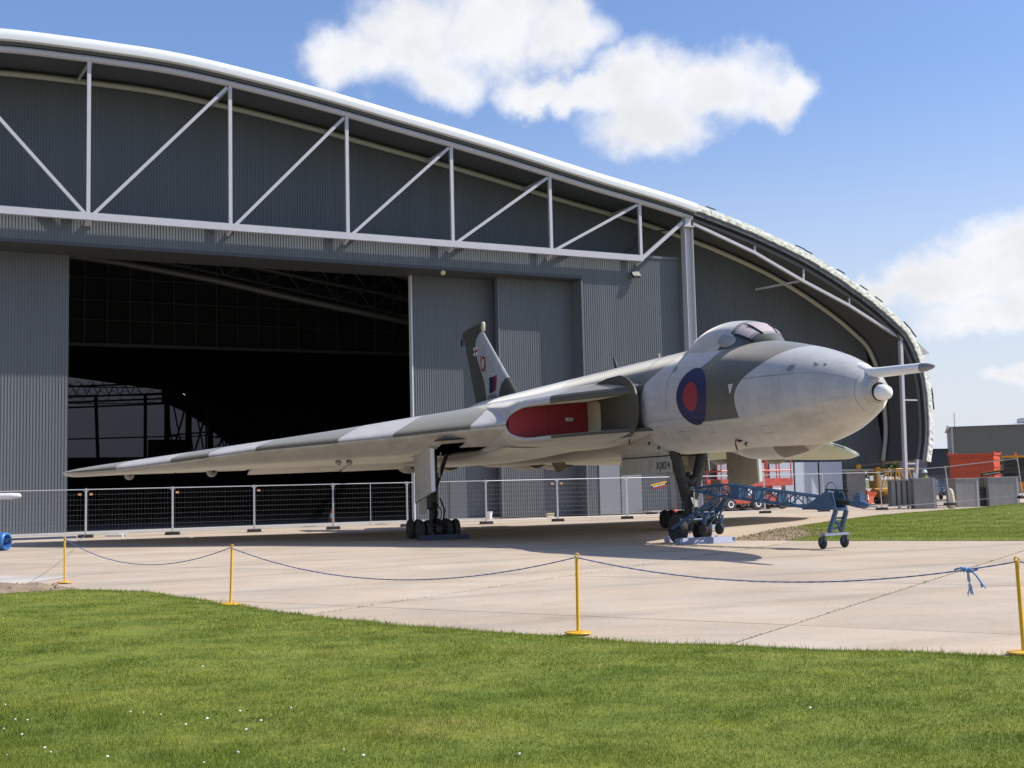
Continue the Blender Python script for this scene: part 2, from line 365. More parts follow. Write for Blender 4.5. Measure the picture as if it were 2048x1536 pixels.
sm = MB().box((0, 0, -.10), (1, 1, .20)).mesh('concrete_slab', M_CONC)
nsl = 0
for i in range(-14, 16):
    for j in range(-12, 14):
        cx, cy = (i+.5)*SLN, (j+.5)*SW
        wx, wy = S0[0]+cx*ca-cy*sa, S0[1]+cx*sa+cy*ca
        if wy < 4 or wy > 84: continue
        if abs(wx) > .48*wy+9: continue
        o = bpy.data.objects.new('concrete_slab', sm); COL.objects.link(o); o.parent = apron
        o.location = (cx, cy, random.uniform(-.0006, .0016)); o.scale = (SLN-.024, SW-.026, 1); nsl += 1
def smooth(a, b, x):
    t = np.clip((x-a)/(b-a), 0, 1); return t*t*(3-2*t)
def in_poly(px, py, poly):
    c = np.zeros(len(px), bool); j = len(poly)-1
    for i in range(len(poly)):
        xi, yi = poly[i]; xj, yj = poly[j]
        c ^= ((yi > py) != (yj > py)) & (px < (xj-xi)*(py-yi)/(yj-yi+1e-12)+xi); j = i
    return c
def edge_dist(px, py, poly):
    d = np.full(len(px), 1e9)
    for i in range(len(poly)):
        a = np.array(poly[i]); b = np.array(poly[(i+1) % len(poly)]); ab = b-a
        t = np.clip(((px-a[0])*ab[0]+(py-a[1])*ab[1])/(ab@ab), 0, 1)
        d = np.minimum(d, np.hypot(px-a[0]-t*ab[0], py-a[1]-t*ab[1]))
    return d
def wob(x, y, s=1.0):
    return (np.sin(x*1.3*s+.7)*np.cos(y*1.1*s)+.5*np.sin(x*2.9*s+y*2.3*s)+.3*np.sin(x*6.1*s-y*5.3*s+1))/1.8
def grass_mat():
    m = bpy.data.materials.new('lawn'); m.use_nodes = True; nt = m.node_tree; L = nt.links.new; b = nt.nodes['Principled BSDF']
    g = nt.nodes.new('ShaderNodeNewGeometry')
    def noise(scale, det, stretch=None):
        n = nt.nodes.new('ShaderNodeTexNoise'); n.inputs['Scale'].default_value = scale; n.inputs['Detail'].default_value = det; n.inputs['Roughness'].default_value = .65
        if stretch:
            mp = nt.nodes.new('ShaderNodeMapping'); mp.inputs['Rotation'].default_value = (0, 0, R(stretch[0])); mp.inputs['Scale'].default_value = (stretch[1], stretch[2], 1); L(g.outputs['Position'], mp.inputs[0]); L(mp.outputs[0], n.inputs['Vector'])
        else: L(g.outputs['Position'], n.inputs['Vector'])
        return n.outputs['Fac']
    def ramp(x, stops):
        r = nt.nodes.new('ShaderNodeValToRGB'); L(x, r.inputs[0]); e = r.color_ramp.elements
        while len(e) < len(stops): e.new(.5)
        for k, (p, c) in enumerate(stops): e[k].position = p; e[k].color = (*c, 1)
        return r.outputs[0]
    c1 = ramp(noise(.75, 6, (25, .6, 1.5)), [(.28, (.128, .196, .024)), (.46, (.198, .262, .036)), (.60, (.265, .306, .048)), (.74, (.328, .316, .085))])
    c2 = ramp(noise(3.2, 6), [(.32, (.6, .68, .55)), (.52, (1, 1, 1)), (.72, (1.22, 1.16, 1.05))])
    mx = nt.nodes.new('ShaderNodeVectorMath'); mx.operation = 'MULTIPLY'; L(c1, mx.inputs[0]); L(c2, mx.inputs[1])
    at = nt.nodes.new('ShaderNodeAttribute'); at.attribute_name = 'tone'
    s = nt.nodes.new('ShaderNodeVectorMath'); s.operation = 'SCALE'; L(mx.outputs[0], s.inputs[0]); L(at.outputs['Fac'], s.inputs['Scale'])
    dry = nt.nodes.new('ShaderNodeMix'); dry.data_type = 'RGBA'
    at2 = nt.nodes.new('ShaderNodeAttribute'); at2.attribute_name = 'dry'; L(at2.outputs['Fac'], dry.inputs[0]); L(s.outputs[0], dry.inputs[6]); dry.inputs[7].default_value = (.38, .33, .13, 1)
    L(dry.outputs[2], b.inputs['Base Color']); b.inputs['Roughness'].default_value = .7; b.inputs['Specular IOR Level'].default_value = .12
    tr = nt.nodes.new('ShaderNodeBsdfTranslucent'); L(dry.outputs[2], tr.inputs['Color']); ms = nt.nodes.new('ShaderNodeMixShader')
    fa = nt.nodes.new('ShaderNodeAttribute'); fa.attribute_name = 'leafy'; mf = nt.nodes.new('ShaderNodeMath'); mf.operation = 'MULTIPLY'; L(fa.outputs['Fac'], mf.inputs[0]); mf.inputs[1].default_value = .42
    L(mf.outputs[0], ms.inputs[0]); L(b.outputs[0], ms.inputs[1]); L(tr.outputs[0], ms.inputs[2]); L(ms.outputs[0], nt.nodes['Material Output'].inputs[0])
    return m
M_GRASS = grass_mat()
def set_attr(me, name, arr):
    a = me.attributes.new(name, 'FLOAT', 'POINT'); a.data.foreach_set('value', np.asarray(arr, np.float32))
def lawn_sheet(name, poly, hfun, step=.35, m=None, ext=None):
    """turf surface: a grid clipped to a wobbling outline"""
    xs = [p[0] for p in poly]; ys = [p[1] for p in poly]
    gx = np.arange(min(xs), max(xs)+step, step); gy = np.arange(min(ys), max(ys)+step, step)
    X, Y = np.meshgrid(gx, gy); inside = in_poly(X.ravel()+.0, Y.ravel(), poly).reshape(X.shape)
    bm = bmesh.new(); vs = [bm.verts.new((x, y, 0)) for x, y in poly]
    f = bm.faces.new(vs)
    bmesh.ops.triangulate(bm, faces=[f])
    for k in range(60):
        lim = [e for e in bm.edges if e.calc_length() > step*2.2]
        if not lim or len(bm.verts) > 30000: break
        bmesh.ops.subdivide_edges(bm, edges=lim, cuts=1); bmesh.ops.triangulate(bm, faces=[f for f in bm.faces if len(f.verts) > 3])
    co = np.array([v.co[:] for v in bm.verts]); ed = edge_dist(co[:, 0], co[:, 1], poly)
    z = hfun(co[:, 0], co[:, 1], ed)
    for v, zz in zip(bm.verts, z): v.co.z = zz
    bm.normal_update()
    for f in bm.faces:
        if f.normal.z < 0: f.normal_flip()
        f.smooth = True
    me = bpy.data.meshes.new(name); bm.to_mesh(me); bm.free(); me.materials.append(m or M_GRASS)
    set_attr(me, 'tone', np.full(len(me.vertices), .72)); set_attr(me, 'dry', np.full(len(me.vertices), .12))
    o = bpy.data.objects.new(name, me); COL.objects.link(o); o['kind'] = 'structure'; return o
def wobble_edge(pts, n=14, amp=.10, closed=True):
    out = []
    for i in range(len(pts)):
        a = np.array(pts[i], float); b = np.array(pts[(i+1) % len(pts)], float); Lh = np.linalg.norm(b-a); k = max(1, int(min(n, Lh/.35)))
        nn = np.array([-(b-a)[1], (b-a)[0]])/max(Lh, 1e-6)
        for q in range(k):
            p = a+(b-a)*q/k; out.append(tuple(p+nn*amp*float(wob(p[0]*2.2, p[1]*2.2))))
    return out
LAWN = wobble_edge([(-8.0, 22.05), (-6.6, 21.2), (-4.4, 18.35), (-3.0, 16.5), (-1.46, 15.0), (.2, 13.75), (1.39, 12.86), (3.0, 12.0), (4.67, 11.22), (8, 9.5), (14, 6.0), (16, -6), (-24, -6), (-24, 19.6), (-15, 20.5), (-9.6, 21.0), (-8.6, 21.9)], 20, .11)
def h_lawn(x, y, ed): return .008 + .035*smooth(0, .35, ed) + .03*wob(x, y, .5)*smooth(.3, 1.5, ed)
lawn_sheet('lawn', LAWN, h_lawn, .5)
ISL = wobble_edge([(7.6, 34.0), (9.4, 32.9), (13, 31), (19, 27.6), (30, 21), (46, 30), (46, 66), (29, 64.0), (24.5, 63.0), (19.5, 58.5), (16.5, 55.0), (13.4, 50.0), (10.6, 44.9), (9.2, 41.2), (8.6, 37)], 30, .10)
def h_isl(x, y, ed): return .01 + .05*smooth(0, .6, ed) + .34*smooth(13, 27, x)*smooth(0, 5, ed)*smooth(30, 52, y) + .02*wob(x, y, .6)*smooth(.3, 2, ed)
lawn_sheet('grass_bank', ISL, h_isl, .8)
SOILP = wobble_edge([(6.1, 35.1), (7.2, 34.3), (8.6, 34.2), (10.0, 35.5), (11.0, 38.5), (11.0, 43.0), (10.3, 44.2), (9.1, 42.4), (7.6, 38.6)], 12, .12)
def h_soil(x, y, ed): return .005 + .05*smooth(0, 1.0, ed)*(1+.35*wob(x*3, y*3)) + .02*wob(x*9, y*8)*smooth(0, .3, ed)
lawn_sheet('bare_soil', SOILP, h_soil, .12, M_SOIL)
SOIL2 = wobble_edge([(-12, 20.5), (-9.6, 20.7), (-8.0, 21.9), (-8.3, 22.7), (-9.6, 23.3), (-12, 23.8)], 10, .08)
lawn_sheet('bare_soil', SOIL2, lambda x, y, ed: .004+.11*smooth(0, .6, ed)*(1+.5*wob(x*4, y*4)), .12, M_SOIL)
flat_poly('concrete_patch', [(-12.6, 23.6), (-9.9, 23.3), (-9.5, 26.2), (-12.6, 27.0)], .006, make_concrete('pale screed', (.54, .50, .455), 0))

def clods(name, poly, n, r0, r1, hfun, m):
    mb = MB(); xs = [p[0] for p in poly]; ys = [p[1] for p in poly]; k = 0
    while k < n:
        x, y = random.uniform(min(xs), max(xs)), random.uniform(min(ys), max(ys))
        a = np.array([x]); b = np.array([y])
        if not in_poly(a, b, poly)[0]: continue
        z = float(hfun(a, b, edge_dist(a, b, poly))[0]); r = r0+(r1-r0)*random.random()**3
        pts = [Vector((random.uniform(.7, 1.2)*c[0]*r, random.uniform(.7, 1.2)*c[1]*r, random.uniform(.5, .9)*c[2]*r)) + Vector((x, y, z)) for c in ((1, 0, 0), (0, 1, 0), (-1, 0, 0), (0, -1, 0), (0, 0, 1), (0, 0, -1))]
        mb.add(pts, [(0, 1, 4), (1, 2, 4), (2, 3, 4), (3, 0, 4), (1, 0, 5), (2, 1, 5), (3, 2, 5), (0, 3, 5)]); k += 1
    return mb.build(name, m, kind='stuff')
clods('soil_clods', SOILP, 1500, .012, .075, h_soil, M_SOIL)
clods('soil_clods', SOIL2, 220, .015, .08, lambda x, y, ed: .004+.10*smooth(0, .6, ed), M_SOIL)

def blades(name, poly, n, hfun, hmin, hmax, w, sampler, tall=0.0):
    X, Y = sampler(n); ok = in_poly(X, Y, poly); X, Y = X[ok], Y[ok]
    ed = edge_dist(X, Y, poly); Z = hfun(X, Y, ed); k = len(X)
    h = RNG.uniform(hmin, hmax, k)*(1+.25*wob(X, Y, 1.7)); d = np.hypot(X, Y)
    h = np.where(RNG.random(k) < tall, h*RNG.uniform(1.3, 2.2, k), h)
    ww = w*RNG.uniform(.7, 1.3, k)*np.clip(d/10, .8, 5)**.75
    an = RNG.uniform(0, 2*pi, k); le = RNG.uniform(.1, .9, k)*h; la = RNG.uniform(0, 2*pi, k)
    V = np.zeros((k, 3, 3), np.float32)
    V[:, 0] = np.stack([X-np.cos(an)*ww/2, Y-np.sin(an)*ww/2, Z-.004], -1)
    V[:, 1] = np.stack([X+np.cos(an)*ww/2, Y+np.sin(an)*ww/2, Z-.004], -1)
    V[:, 2] = np.stack([X+np.cos(la)*le, Y+np.sin(la)*le, Z+h], -1)
    me = bpy.data.meshes.new(name); me.vertices.add(3*k); me.vertices.foreach_set('co', V.ravel())
    me.loops.add(3*k); me.loops.foreach_set('vertex_index', np.arange(3*k, dtype=np.int32))
    me.polygons.add(k); me.polygons.foreach_set('loop_start', np.arange(0, 3*k, 3, dtype=np.int32)); me.polygons.foreach_set('loop_total', np.full(k, 3, np.int32))
    me.update(calc_edges=True); me.materials.append(M_GRASS)
    t = RNG.uniform(.75, 1.45, k); set_attr(me, 'tone', np.stack([t*.75, t*.75, t*1.1], -1).ravel())
    dr = np.where(RNG.random(k) < .07, RNG.uniform(.3, .9, k), RNG.uniform(0, .12, k)); set_attr(me, 'dry', np.repeat(dr, 3)); set_attr(me, 'leafy', np.ones(3*k))
    o = bpy.data.objects.new(name, me); COL.objects.link(o); o['kind'] = 'stuff'; return o
def samp_front(n):
    y = 5.8*(23.5/5.8)**RNG.random(n)
    return RNG.uniform(-.52, .52, n)*y, y
blades('grass', LAWN, 620000, h_lawn, .010, .024, .0060, samp_front, .03)
def samp_isl(n):
    y = 29*(67/29)**RNG.random(n)
    return RNG.uniform(.15, .50, n)*y, y
blades('grass', ISL, 170000, h_isl, .015, .045, .0055, samp_isl, .05)
# rough uncut corner nearest the viewer, with longer clumps
ROUGH = [(-9, -2), (-1.0, -2), (-.9, 7.0), (-1.5, 7.9), (-2.4, 8.5), (-3.1, 9.6), (-4.4, 10.3), (-5.4, 10.6), (-9, 11)]
def samp_rough(n):
    c = RNG.uniform(0, 1, (900, 2))*[9, 7.5]+[-8.5, 4.5]; k = RNG.integers(0, 900, n); p = c[k]+RNG.normal(0, .09, (n, 2)); return p[:, 0], p[:, 1]
blades('rough_grass', ROUGH, 60000, h_lawn, .025, .060, .0060, samp_rough, .10)
def samp_clump(n):
    y = 6*(21/6)**RNG.random(500); c = np.stack([RNG.uniform(-.5, .5, 500)*y, y], -1); k = RNG.integers(0, 500, n); p = c[k]+RNG.normal(0, .10, (n, 2)); return p[:, 0], p[:, 1]
blades('grass_clumps', LAWN, 42000, h_lawn, .020, .042, .0060, samp_clump, .08)
blades('grass', SOILP, 2600, h_soil, .02, .06, .006, lambda n: (RNG.uniform(6, 11.2, n), RNG.uniform(34, 44.5, n)), .1)
# weeds rooted in the slab joints
def samp_weed(n):
    q = RNG.random(n); a = np.where(RNG.random(n) < .5, 0, 1); cl = (q**2*29+np.round(q*17)*1.7)%1+RNG.normal(0, .004, n)
    u = np.where(a == 0, cl*34-2, cl*26-8); w = np.where(a == 0, 0.0, SW)+RNG.normal(0, .012, n)
    return S0[0]+u*ca-w*sa, S0[1]+u*sa+w*ca
blades('joint_weeds', [(-12, 9), (14, 9), (14, 40), (-12, 40)], 1500, lambda x, y, e: .002+0*x, .006, .022, .008, samp_weed, .1)
# tufts hanging over the turf edge
def samp_edge(n):
    k = RNG.integers(0, len(LAWN), n); P = np.array(LAWN); Q = np.roll(P, -1, 0); t = RNG.random(n)[:, None]
    p = P[k]*(1-t)+Q[k]*t+RNG.normal(0, .05, (n, 2)); return p[:, 0], p[:, 1]
blades('grass', [(-24, 3), (16, 3), (16, 26), (-24, 26)], 20000, lambda x, y, e: .005+0*x, .015, .045, .006, samp_edge, .2)
# daisies and stray leaves in the lawn
def daisies():
    mb = MB(); 
    pts = [(random.uniform(-.47, -.12)*y, y) for y in [random.uniform(7.2, 9.5) for _ in range(22)]] + [(random.uniform(-.46, .46)*y, y) for y in [random.uniform(7.2, 20) for _ in range(10)]]
    arr = np.array(pts); ok = in_poly(arr[:, 0], arr[:, 1], LAWN)
    for (x, y), g in zip(pts, ok):
        if not g: continue
        r = random.uniform(.006, .012); z = .05+random.uniform(0, .025)
        mb.lathe([(0, 0), (r, .002), (r*.9, .006), (0, .009)], (x, y, z), (random.uniform(-.3, .3), random.uniform(-.6, 0), 1), 8)
    return mb.build('daisy_flowers', M_DECW, kind='stuff')
daisies()

# ------------------------------------------------------------------ hangar (local frame: x along the front, y inwards, z up)
HG = thing('hangar', 'huge dark grey arched aircraft hangar with white roof edge and open door', 'hangar', (-19.94, 54.90, 0), R(26.7))
_top = [(-3.74, 21.84), (-.25, 22.0), (3.47, 21.93), (7.41, 21.55), (11.61, 20.97), (14.5, 20.5), (19.9, 19.62), (25.7, 18.55), (31.99, 17.45), (37.04, 16.2), (41.15, 14.8), (43.98, 13.49), (46.91, 11.78), (48.41, 10.6), (49.1, 9.39), (49.6, 8.01), (49.77, 6.02), (49.73, 4.25), (49.38, 2.63)]
ARCH = np.array([((u+3.73)*1.0475-3.58, 1.68+(z-1.68)*1.0475) for u, z in _top])
CU = .35                                   # axis of symmetry
ARCH = ARCH[ARCH[:, 0] > CU+1]; ARCH = np.vstack([[CU, 22.95], ARCH])
def resample(P, n):
    d = np.r_[0, np.cumsum(np.hypot(*np.diff(P, axis=0).T))]; t = np.linspace(0, d[-1], n)
    # light smoothing through cubic Hermite
    out = []
    m = np.gradient(P, d, axis=0)
    for q in t:
        i = min(np.searchsorted(d, q, 'right')-1, len(d)-2); h = d[i+1]-d[i]; s = (q-d[i])/h
        out.append((2*s**3-3*s**2+1)*P[i]+(s**3-2*s**2+s)*h*m[i]+(-2*s**3+3*s**2)*P[i+1]+(s**3-s**2)*h*m[i+1])
    return np.array(out)
AR = resample(ARCH, 90)
def offset(P, d):
    g = np.gradient(P, axis=0); g /= np.linalg.norm(g, axis=1)[:, None]
    return P+np.stack([-g[:, 1], g[:, 0]], -1)*d      # +d is outwards (up)
def mirror(P): return np.vstack([(P[::-1]*[-1, 1]+[2*CU, 0])[:-1], P])
OUT = mirror(AR); INN = mirror(offset(AR, -.62))
RIBP = mirror(offset(AR, -.78))
def arch_z(u, P=INN):
    side = P[len(P)//2:]; uu = abs(u-CU)+CU; k = np.argmax(side[:, 0]); return float(np.interp(uu, side[:k+1, 0], side[:k+1, 1]))
def shell(name, O, I, y0, y1, m, kind=None, label=None):
    mb = MB(); n = len(O)
    vs = [(p[0], y, p[1]) for y in (y0, y1) for p in O]+[(p[0], y, p[1]) for y in (y0, y1) for p in I]
    fs = []
    for i in range(n-1):
        fs += [(i, i+1, n+i+1, n+i), (2*n+i, 3*n+i, 3*n+i+1, 2*n+i+1), (i, 2*n+i, 2*n+i+1, i+1), (n+i, n+i+1, 3*n+i+1, 3*n+i)]
    fs += [(0, n, 3*n, 2*n), (n-1, 3*n-1, 4*n-1, 2*n-1)]
    mb.add(vs, fs); return mb.build(name, m, HG, ang=30, label=label)
shell('roof', offset(OUT, -.03), INN, -.72, 76, [M_SOFF])
# white rolled edge: only over the truss span; bare insulation beyond
ku = [i for i, p in enumerate(OUT) if abs(p[0]-CU) <= 34.4]
E_O = OUT[ku]; E_I = offset(OUT, -.60)[ku]
mb = MB()
rg = []
for a, b in zip(E_O, E_I):
    d = b-a
    prof = [(0.02, .10, 0), (-.25, .12, 0), (-.62, .10, 0), (-.88, .03, 0), (-.98, -.10, 0), (-1.0, -.30, 0), (-.98, -.47, 0), (-.80, -.52, 0), (-.745, -.50, 0), (-.745, .0, 0)]
    nrm = -d/np.linalg.norm(d)
    rg.append([(a[0]+nrm[0]*pz, py, a[1]+nrm[1]*pz) for py, pz, _ in prof])
mb.rings(rg); mb.build('roof_edge', M_WHITE, HG, ang=50, label='white rolled sheet edge of the arched roof')
for sgn in (1,):
    idx = [i for i, p in enumerate(OUT) if p[0]-CU > 33.6]
    O_ = OUT[idx]; fo = MB(); n = len(O_); rr = []
    for i in range(n*3-2):
        q = O_[i//3]*(1-(i % 3)/3)+O_[min(i//3+1, n-1)]*((i % 3)/3)
        g = O_[min(i//3+1, n-1)]-O_[max(i//3-1, 0)]; g = g/np.linalg.norm(g); nn = np.array([-g[1], g[0]])
        a = .02+random.uniform(-.02, .025); b = -.36+random.uniform(-.03, .03); yo = random.uniform(-.012, .012)
        rr.append([(q[0]+nn[0]*h_, y_+yo, q[1]+nn[1]*h_) for y_, h_ in ((-.72, b), (-.80, b+.02), (-.81+random.uniform(-.02, .02), (a+b)/2), (-.80, a), (-.72, a+.02))])
    fo.rings(rr); fo.build('insulation_edge', M_FOAM, HG, label='ragged bare insulation along the unfinished roof edge')
    # loose dark flashing strip and clips above the foam
    for i in range(n-1):
        g = O_[i+1]-O_[i]; g = g/np.linalg.norm(g); nn = np.array([-g[1], g[0]])
        if random.random() < .3 and i < 34:
            a = O_[i]+nn*.12; b = O_[i+1]+nn*(.12+random.uniform(0, .06)); fl = MB(); fl.bar((a[0], -.75, a[1]), (b[0], -.75, b[1]), .10, .03); fl.build('loose_flashing', M_DARKST, HG)
def corr(name, u0, u1, zb, zt, y, m, parent=HG, label=None, period=.14, depth=.026, mat2=None):
    """trapezoidal profiled sheet; zb/zt numbers or functions of u"""
    mb = MB(); us = []; k = int(round((u1-u0)/period)); p = (u1-u0)/k
    for i in range(k):
        b = u0+i*p; us += [(b, 0), (b+.42*p, 0), (b+.5*p, depth), (b+.92*p, depth)]
    us.append((u1, 0)); fb = zb if callable(zb) else (lambda u: zb); ft = zt if callable(zt) else (lambda u: zt)
    vs = [(u, y+d, fb(u)) for u, d in us]+[(u, y+d, max(ft(u), fb(u)+.01)) for u, d in us]; n = len(us)
    mb.add(vs, [(i, i+1, n+i+1, n+i) for i in range(n-1)]); return mb.build(name, m, parent, label=label)
HDB, HDT = 13.36, 14.85
corr('upper_wall', -33, 33.5, 14.5, lambda u: arch_z(u)+.05, 2.72, M_CLADD)
corr('side_wall', 33.5, 51.3, lambda u: .0 if u < 47.2 else 2.35, lambda u: arch_z(u) if u < 50.2 else max(2.4, arch_z(50.2)-(u-50.2)*6), 2.72, M_CLADD, label='dark profiled end wall right of the column')
corr('side_wall', -50.0, -33, 0, lambda u: arch_z(u), 2.72, M_CLADD, label='dark profiled end wall far left')
# header box over the doors
corr('door_header', -33, 33.5, HDB, HDT, 0, M_CLAD)
mb = MB(); mb.box((.25, -.012, HDT+.04), (66.5, .10, .16)); mb.box((.25, 1.36, HDT+.09), (66.5, 2.70, .05)); mb.build('header_flashing', M_CLAD, HG)
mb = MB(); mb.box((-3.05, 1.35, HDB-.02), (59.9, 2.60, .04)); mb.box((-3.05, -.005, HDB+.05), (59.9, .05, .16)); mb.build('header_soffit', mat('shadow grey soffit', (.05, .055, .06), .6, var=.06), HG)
corr('front_wall', 26.9, 33.5, .02, HDB-.005, .004, M_CLAD, label='profiled wall between doors and column')
mb = MB(); mb.box((26.86, 1.35, HDB/2-.03), (.06, 2.66, HDB-.06)); mb.box((26.88, -.01, HDB/2-.03), (.12, .05, HDB-.06)); mb.build('jamb', M_CLAD, HG)
mb = MB(); mb.box((33.53, 1.36, HDT/2), (.06, 2.68, HDT)); mb.build('wall_return', M_CLAD, HG)
corr('front_wall', -33, -27, .02, HDB-.005, .004, M_CLAD, label='profiled wall far left of the doors')
def leaf(u0, u1, y, label=None, pale=0):
    o = corr('sliding_door', u0, u1, .06, HDB+.2, y, M_CLAD, label=label)
    mb = MB(); mb.box(((u0+u1)/2, y+.19, 6.8), (u1-u0, .22, 13.4)); mb.build('door_frame', M_SOFF, o)
    if pale:
        mb = MB(); mb.box((u0-.03, y+.14, 6.8), (.06, .36, 13.45)); mb.build('edge_trim', M_WHITE if pale == 2 else M_CLAD, o)
    return o
leaf(-12.5, -.2, 2.3, 'sliding door leaf left of the opening')
leaf(-27, -12.6, 1.5)
leaf(17.35, 22.9, 2.0, 'sliding door leaf right of the opening with white edge', 2)
leaf(22.15, 27.6, 1.1, 'sliding door leaf nearest the front wall', 1)
# personnel door set into the sliding leaf
pd = MB(); pd.box((19.9, 1.985, 1.10), (1.05, .03, 2.15)); pdo = pd.build('wicket_door', M_CLADD, HG)
# front wall plain doors under the header, right of the jamb
d2 = MB(); d2.box((28.3, -.035, 1.9), (1.35, .05, 3.7)); d2.build('flush_door', mat('flush door paint', (.20, .215, .23), .5, var=.05), HG)
d2 = MB(); d2.box((29.72, -.035, 1.9), (1.35, .05, 3.7)); d2.build('flush_door', MATS['flush door paint'], HG)
# main front truss
YT = -.47
def htube(name, a, b, w, m=M_STEEL, h=None):
    mb = MB(); mb.bar(a, b, w, h or w); return mb.build(name, m, HG)
NU = [.3, 6.3, 12.55, 18.75, 24.72, 30.6]
NU[1] = 6.9; NU[2] = 12.9
ZC = 14.66
for s in (1, -1):
    U = [CU+s*(u-CU) for u in NU]; ue = CU+s*(33.65-CU)
    for i, u in enumerate(U):
        if s < 0 and i == 0: continue
        htube('truss_post', (u, YT, ZC+.1), (u, YT, arch_z(u, RIBP)-.12), .17)
    for i in range(len(U)-1):
        u, v = U[i], U[i+1]
        htube('truss_diagonal', (u+s*.22, YT, ZC+.1), (v-s*.15, YT, arch_z(v, RIBP)-.22), .15)
    htube('truss_diagonal', (U[-1], YT, ZC-.05), (ue-s*.1, YT, 17.0), .20)
    for i in range(len(U)):
        u = U[i]; htube('brace', (u, YT, arch_z(u, RIBP)-.15), (u-s*.2, 2.6, arch_z(u, RIBP)-.2), .10)
        htube('brace', (u, YT, ZC-.12), (u-s*.05, -.02, ZC-.30), .16)
htube('truss_chord', (CU-(30.7-CU), YT, ZC), (30.7, YT, ZC), .22, h=.34)
def arch_tube(name, P, y, r, m, n=8, i0=0, i1=None):
    mb = MB(); Q = P[i0:i1]; mb.path([(p[0], y, p[1]) for p in Q], r, n); return mb.build(name, m, HG, ang=60)
kk = [i for i, p in enumerate(RIBP) if abs(p[0]-CU) < 34]
arch_tube('arch_chord', RIBP, YT, .17, M_STEEL, 8, kk[0], kk[-1]+1)
arch_tube('arch_rib', mirror(offset(AR, -.90)), 2.55, .15, M_RIB, 8)
# column: I section
mb = MB(); zc = 8.35
for uo in (-.27, .27): mb.box((33.85+uo, YT-.02, zc), (.035, .46, 16.7))
mb.box((33.85, YT-.02, zc), (.51, .03, 16.7)); mb.box((33.85, YT-.02, 16.74), (.7, .6, .06)); mb.build('column', M_STEEL, HG)
mb = MB(); mb.box((33.85, YT, 17.0), (.4, .4, .5)); mb.build('column_cap', M_STEEL, HG)
mb = MB(); mb.path([(34.5, YT+1.2, 17.0), (32.2, YT+1.4, 16.6), (31.2, YT+1.5, 16.25), (31.15, YT+1.5, 15.7), (30.4, YT+1.9, 15.2)], .07, 6); mb.build('drain_pipe', M_DARKST, HG)
# curved outrigger truss right of the column
LOW = [(34.3, 17.0), (38.8, 15.55), (42.5, 14.0), (46.1, 12.65), (50.3, 10.7)]
UPP = mirror(offset(AR, -.85))
for a, b in zip(LOW[:-1], LOW[1:]): htube('outrigger_chord', (a[0], YT, a[1]), (b[0], YT, b[1]), .17)
htube('outrigger_leg', (50.3, YT, 10.7), (50.1, YT, 0), .22)
idx = [i for i, p in enumerate(UPP) if p[0] > 34]
arch_tube('outrigger_arch', UPP, YT, .13, M_SOFF, 6, idx[0], idx[-1]+1)
for u, z in LOW[1:4]: htube('rung', (u, YT, z), (u+.05, YT, arch_z(u, UPP)), .10)
for z in (2.6, 6.7):
    um = float(np.interp(-z, [-p[1] for p in UPP[-30:]], [p[0] for p in UPP[-30:]])); htube('rung', (50.2, YT, z), (um, YT, z), .10)
htube('outrigger_leg', (UPP[-1][0], YT, UPP[-1][1]), (50.7, YT, 0), .18)
htube('brace', (42.5, YT, 14.05), (41.2, 2.6, 13.9), .12)
# raised edge beam and hanging gutter at the far right
mb = MB(); mb.box((49.5, 2.75, 2.28), (5.0, .3, .14)); mb.build('edge_beam', M_RIB, HG)
mb = MB(); mb.prism([(51.9, .1, 10.95), (53.4, .1, 9.85), (52.0, .1, 9.75)], (0, 1.2, 0)); mb.build('gutter_bracket', M_RIB, HG)
mb = MB(); mb.box((49.0, 3.2, 1.1), (1.6, .8, 2.2)); mb.build('plinth_block', M_BLOCK, HG)
mb = MB(); mb.bar((48.6, 2.2, 2.55), (50.6, 2.2, 2.68), .10, .14); mb.build('edge_beam', M_SOFF, HG)
mb = MB(); mb.box((48.55, 2.05, 2.5), (.22, .2, .26)); mb.build('beam_end', M_JCB, HG)
# pale hoarding sheets along the foot of the end wall
for k in range(5):
    u0 = 37.6+k*2.02
    mb = MB(); mb.box((u0+.95, 2.55, 1.52), (1.88, .06, 2.66)); mb.build('hoarding_sheet', M_PANELW, HG)
mb = MB(); mb.box((42.6, 2.45, 1.05), (.28, .14, .7)); mb.box((42.6, 2.37, 1.05), (.16, .02, .5)); mb.build('vent_box', M_DARKST, HG)
# ---- interior
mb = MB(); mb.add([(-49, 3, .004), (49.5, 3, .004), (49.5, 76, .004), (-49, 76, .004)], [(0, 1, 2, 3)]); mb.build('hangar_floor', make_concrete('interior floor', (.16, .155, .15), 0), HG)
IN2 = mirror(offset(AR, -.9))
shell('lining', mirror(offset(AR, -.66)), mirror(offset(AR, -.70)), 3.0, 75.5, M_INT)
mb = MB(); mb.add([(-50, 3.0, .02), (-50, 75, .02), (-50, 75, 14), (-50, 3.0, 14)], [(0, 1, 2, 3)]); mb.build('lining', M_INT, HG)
mb = MB(); mb.add([(49.3, 3.0, .02), (49.3, 75, .02), (50, 75, 12), (50, 3.0, 12)], [(0, 1, 2, 3)]); mb.build('lining', M_INT, HG)
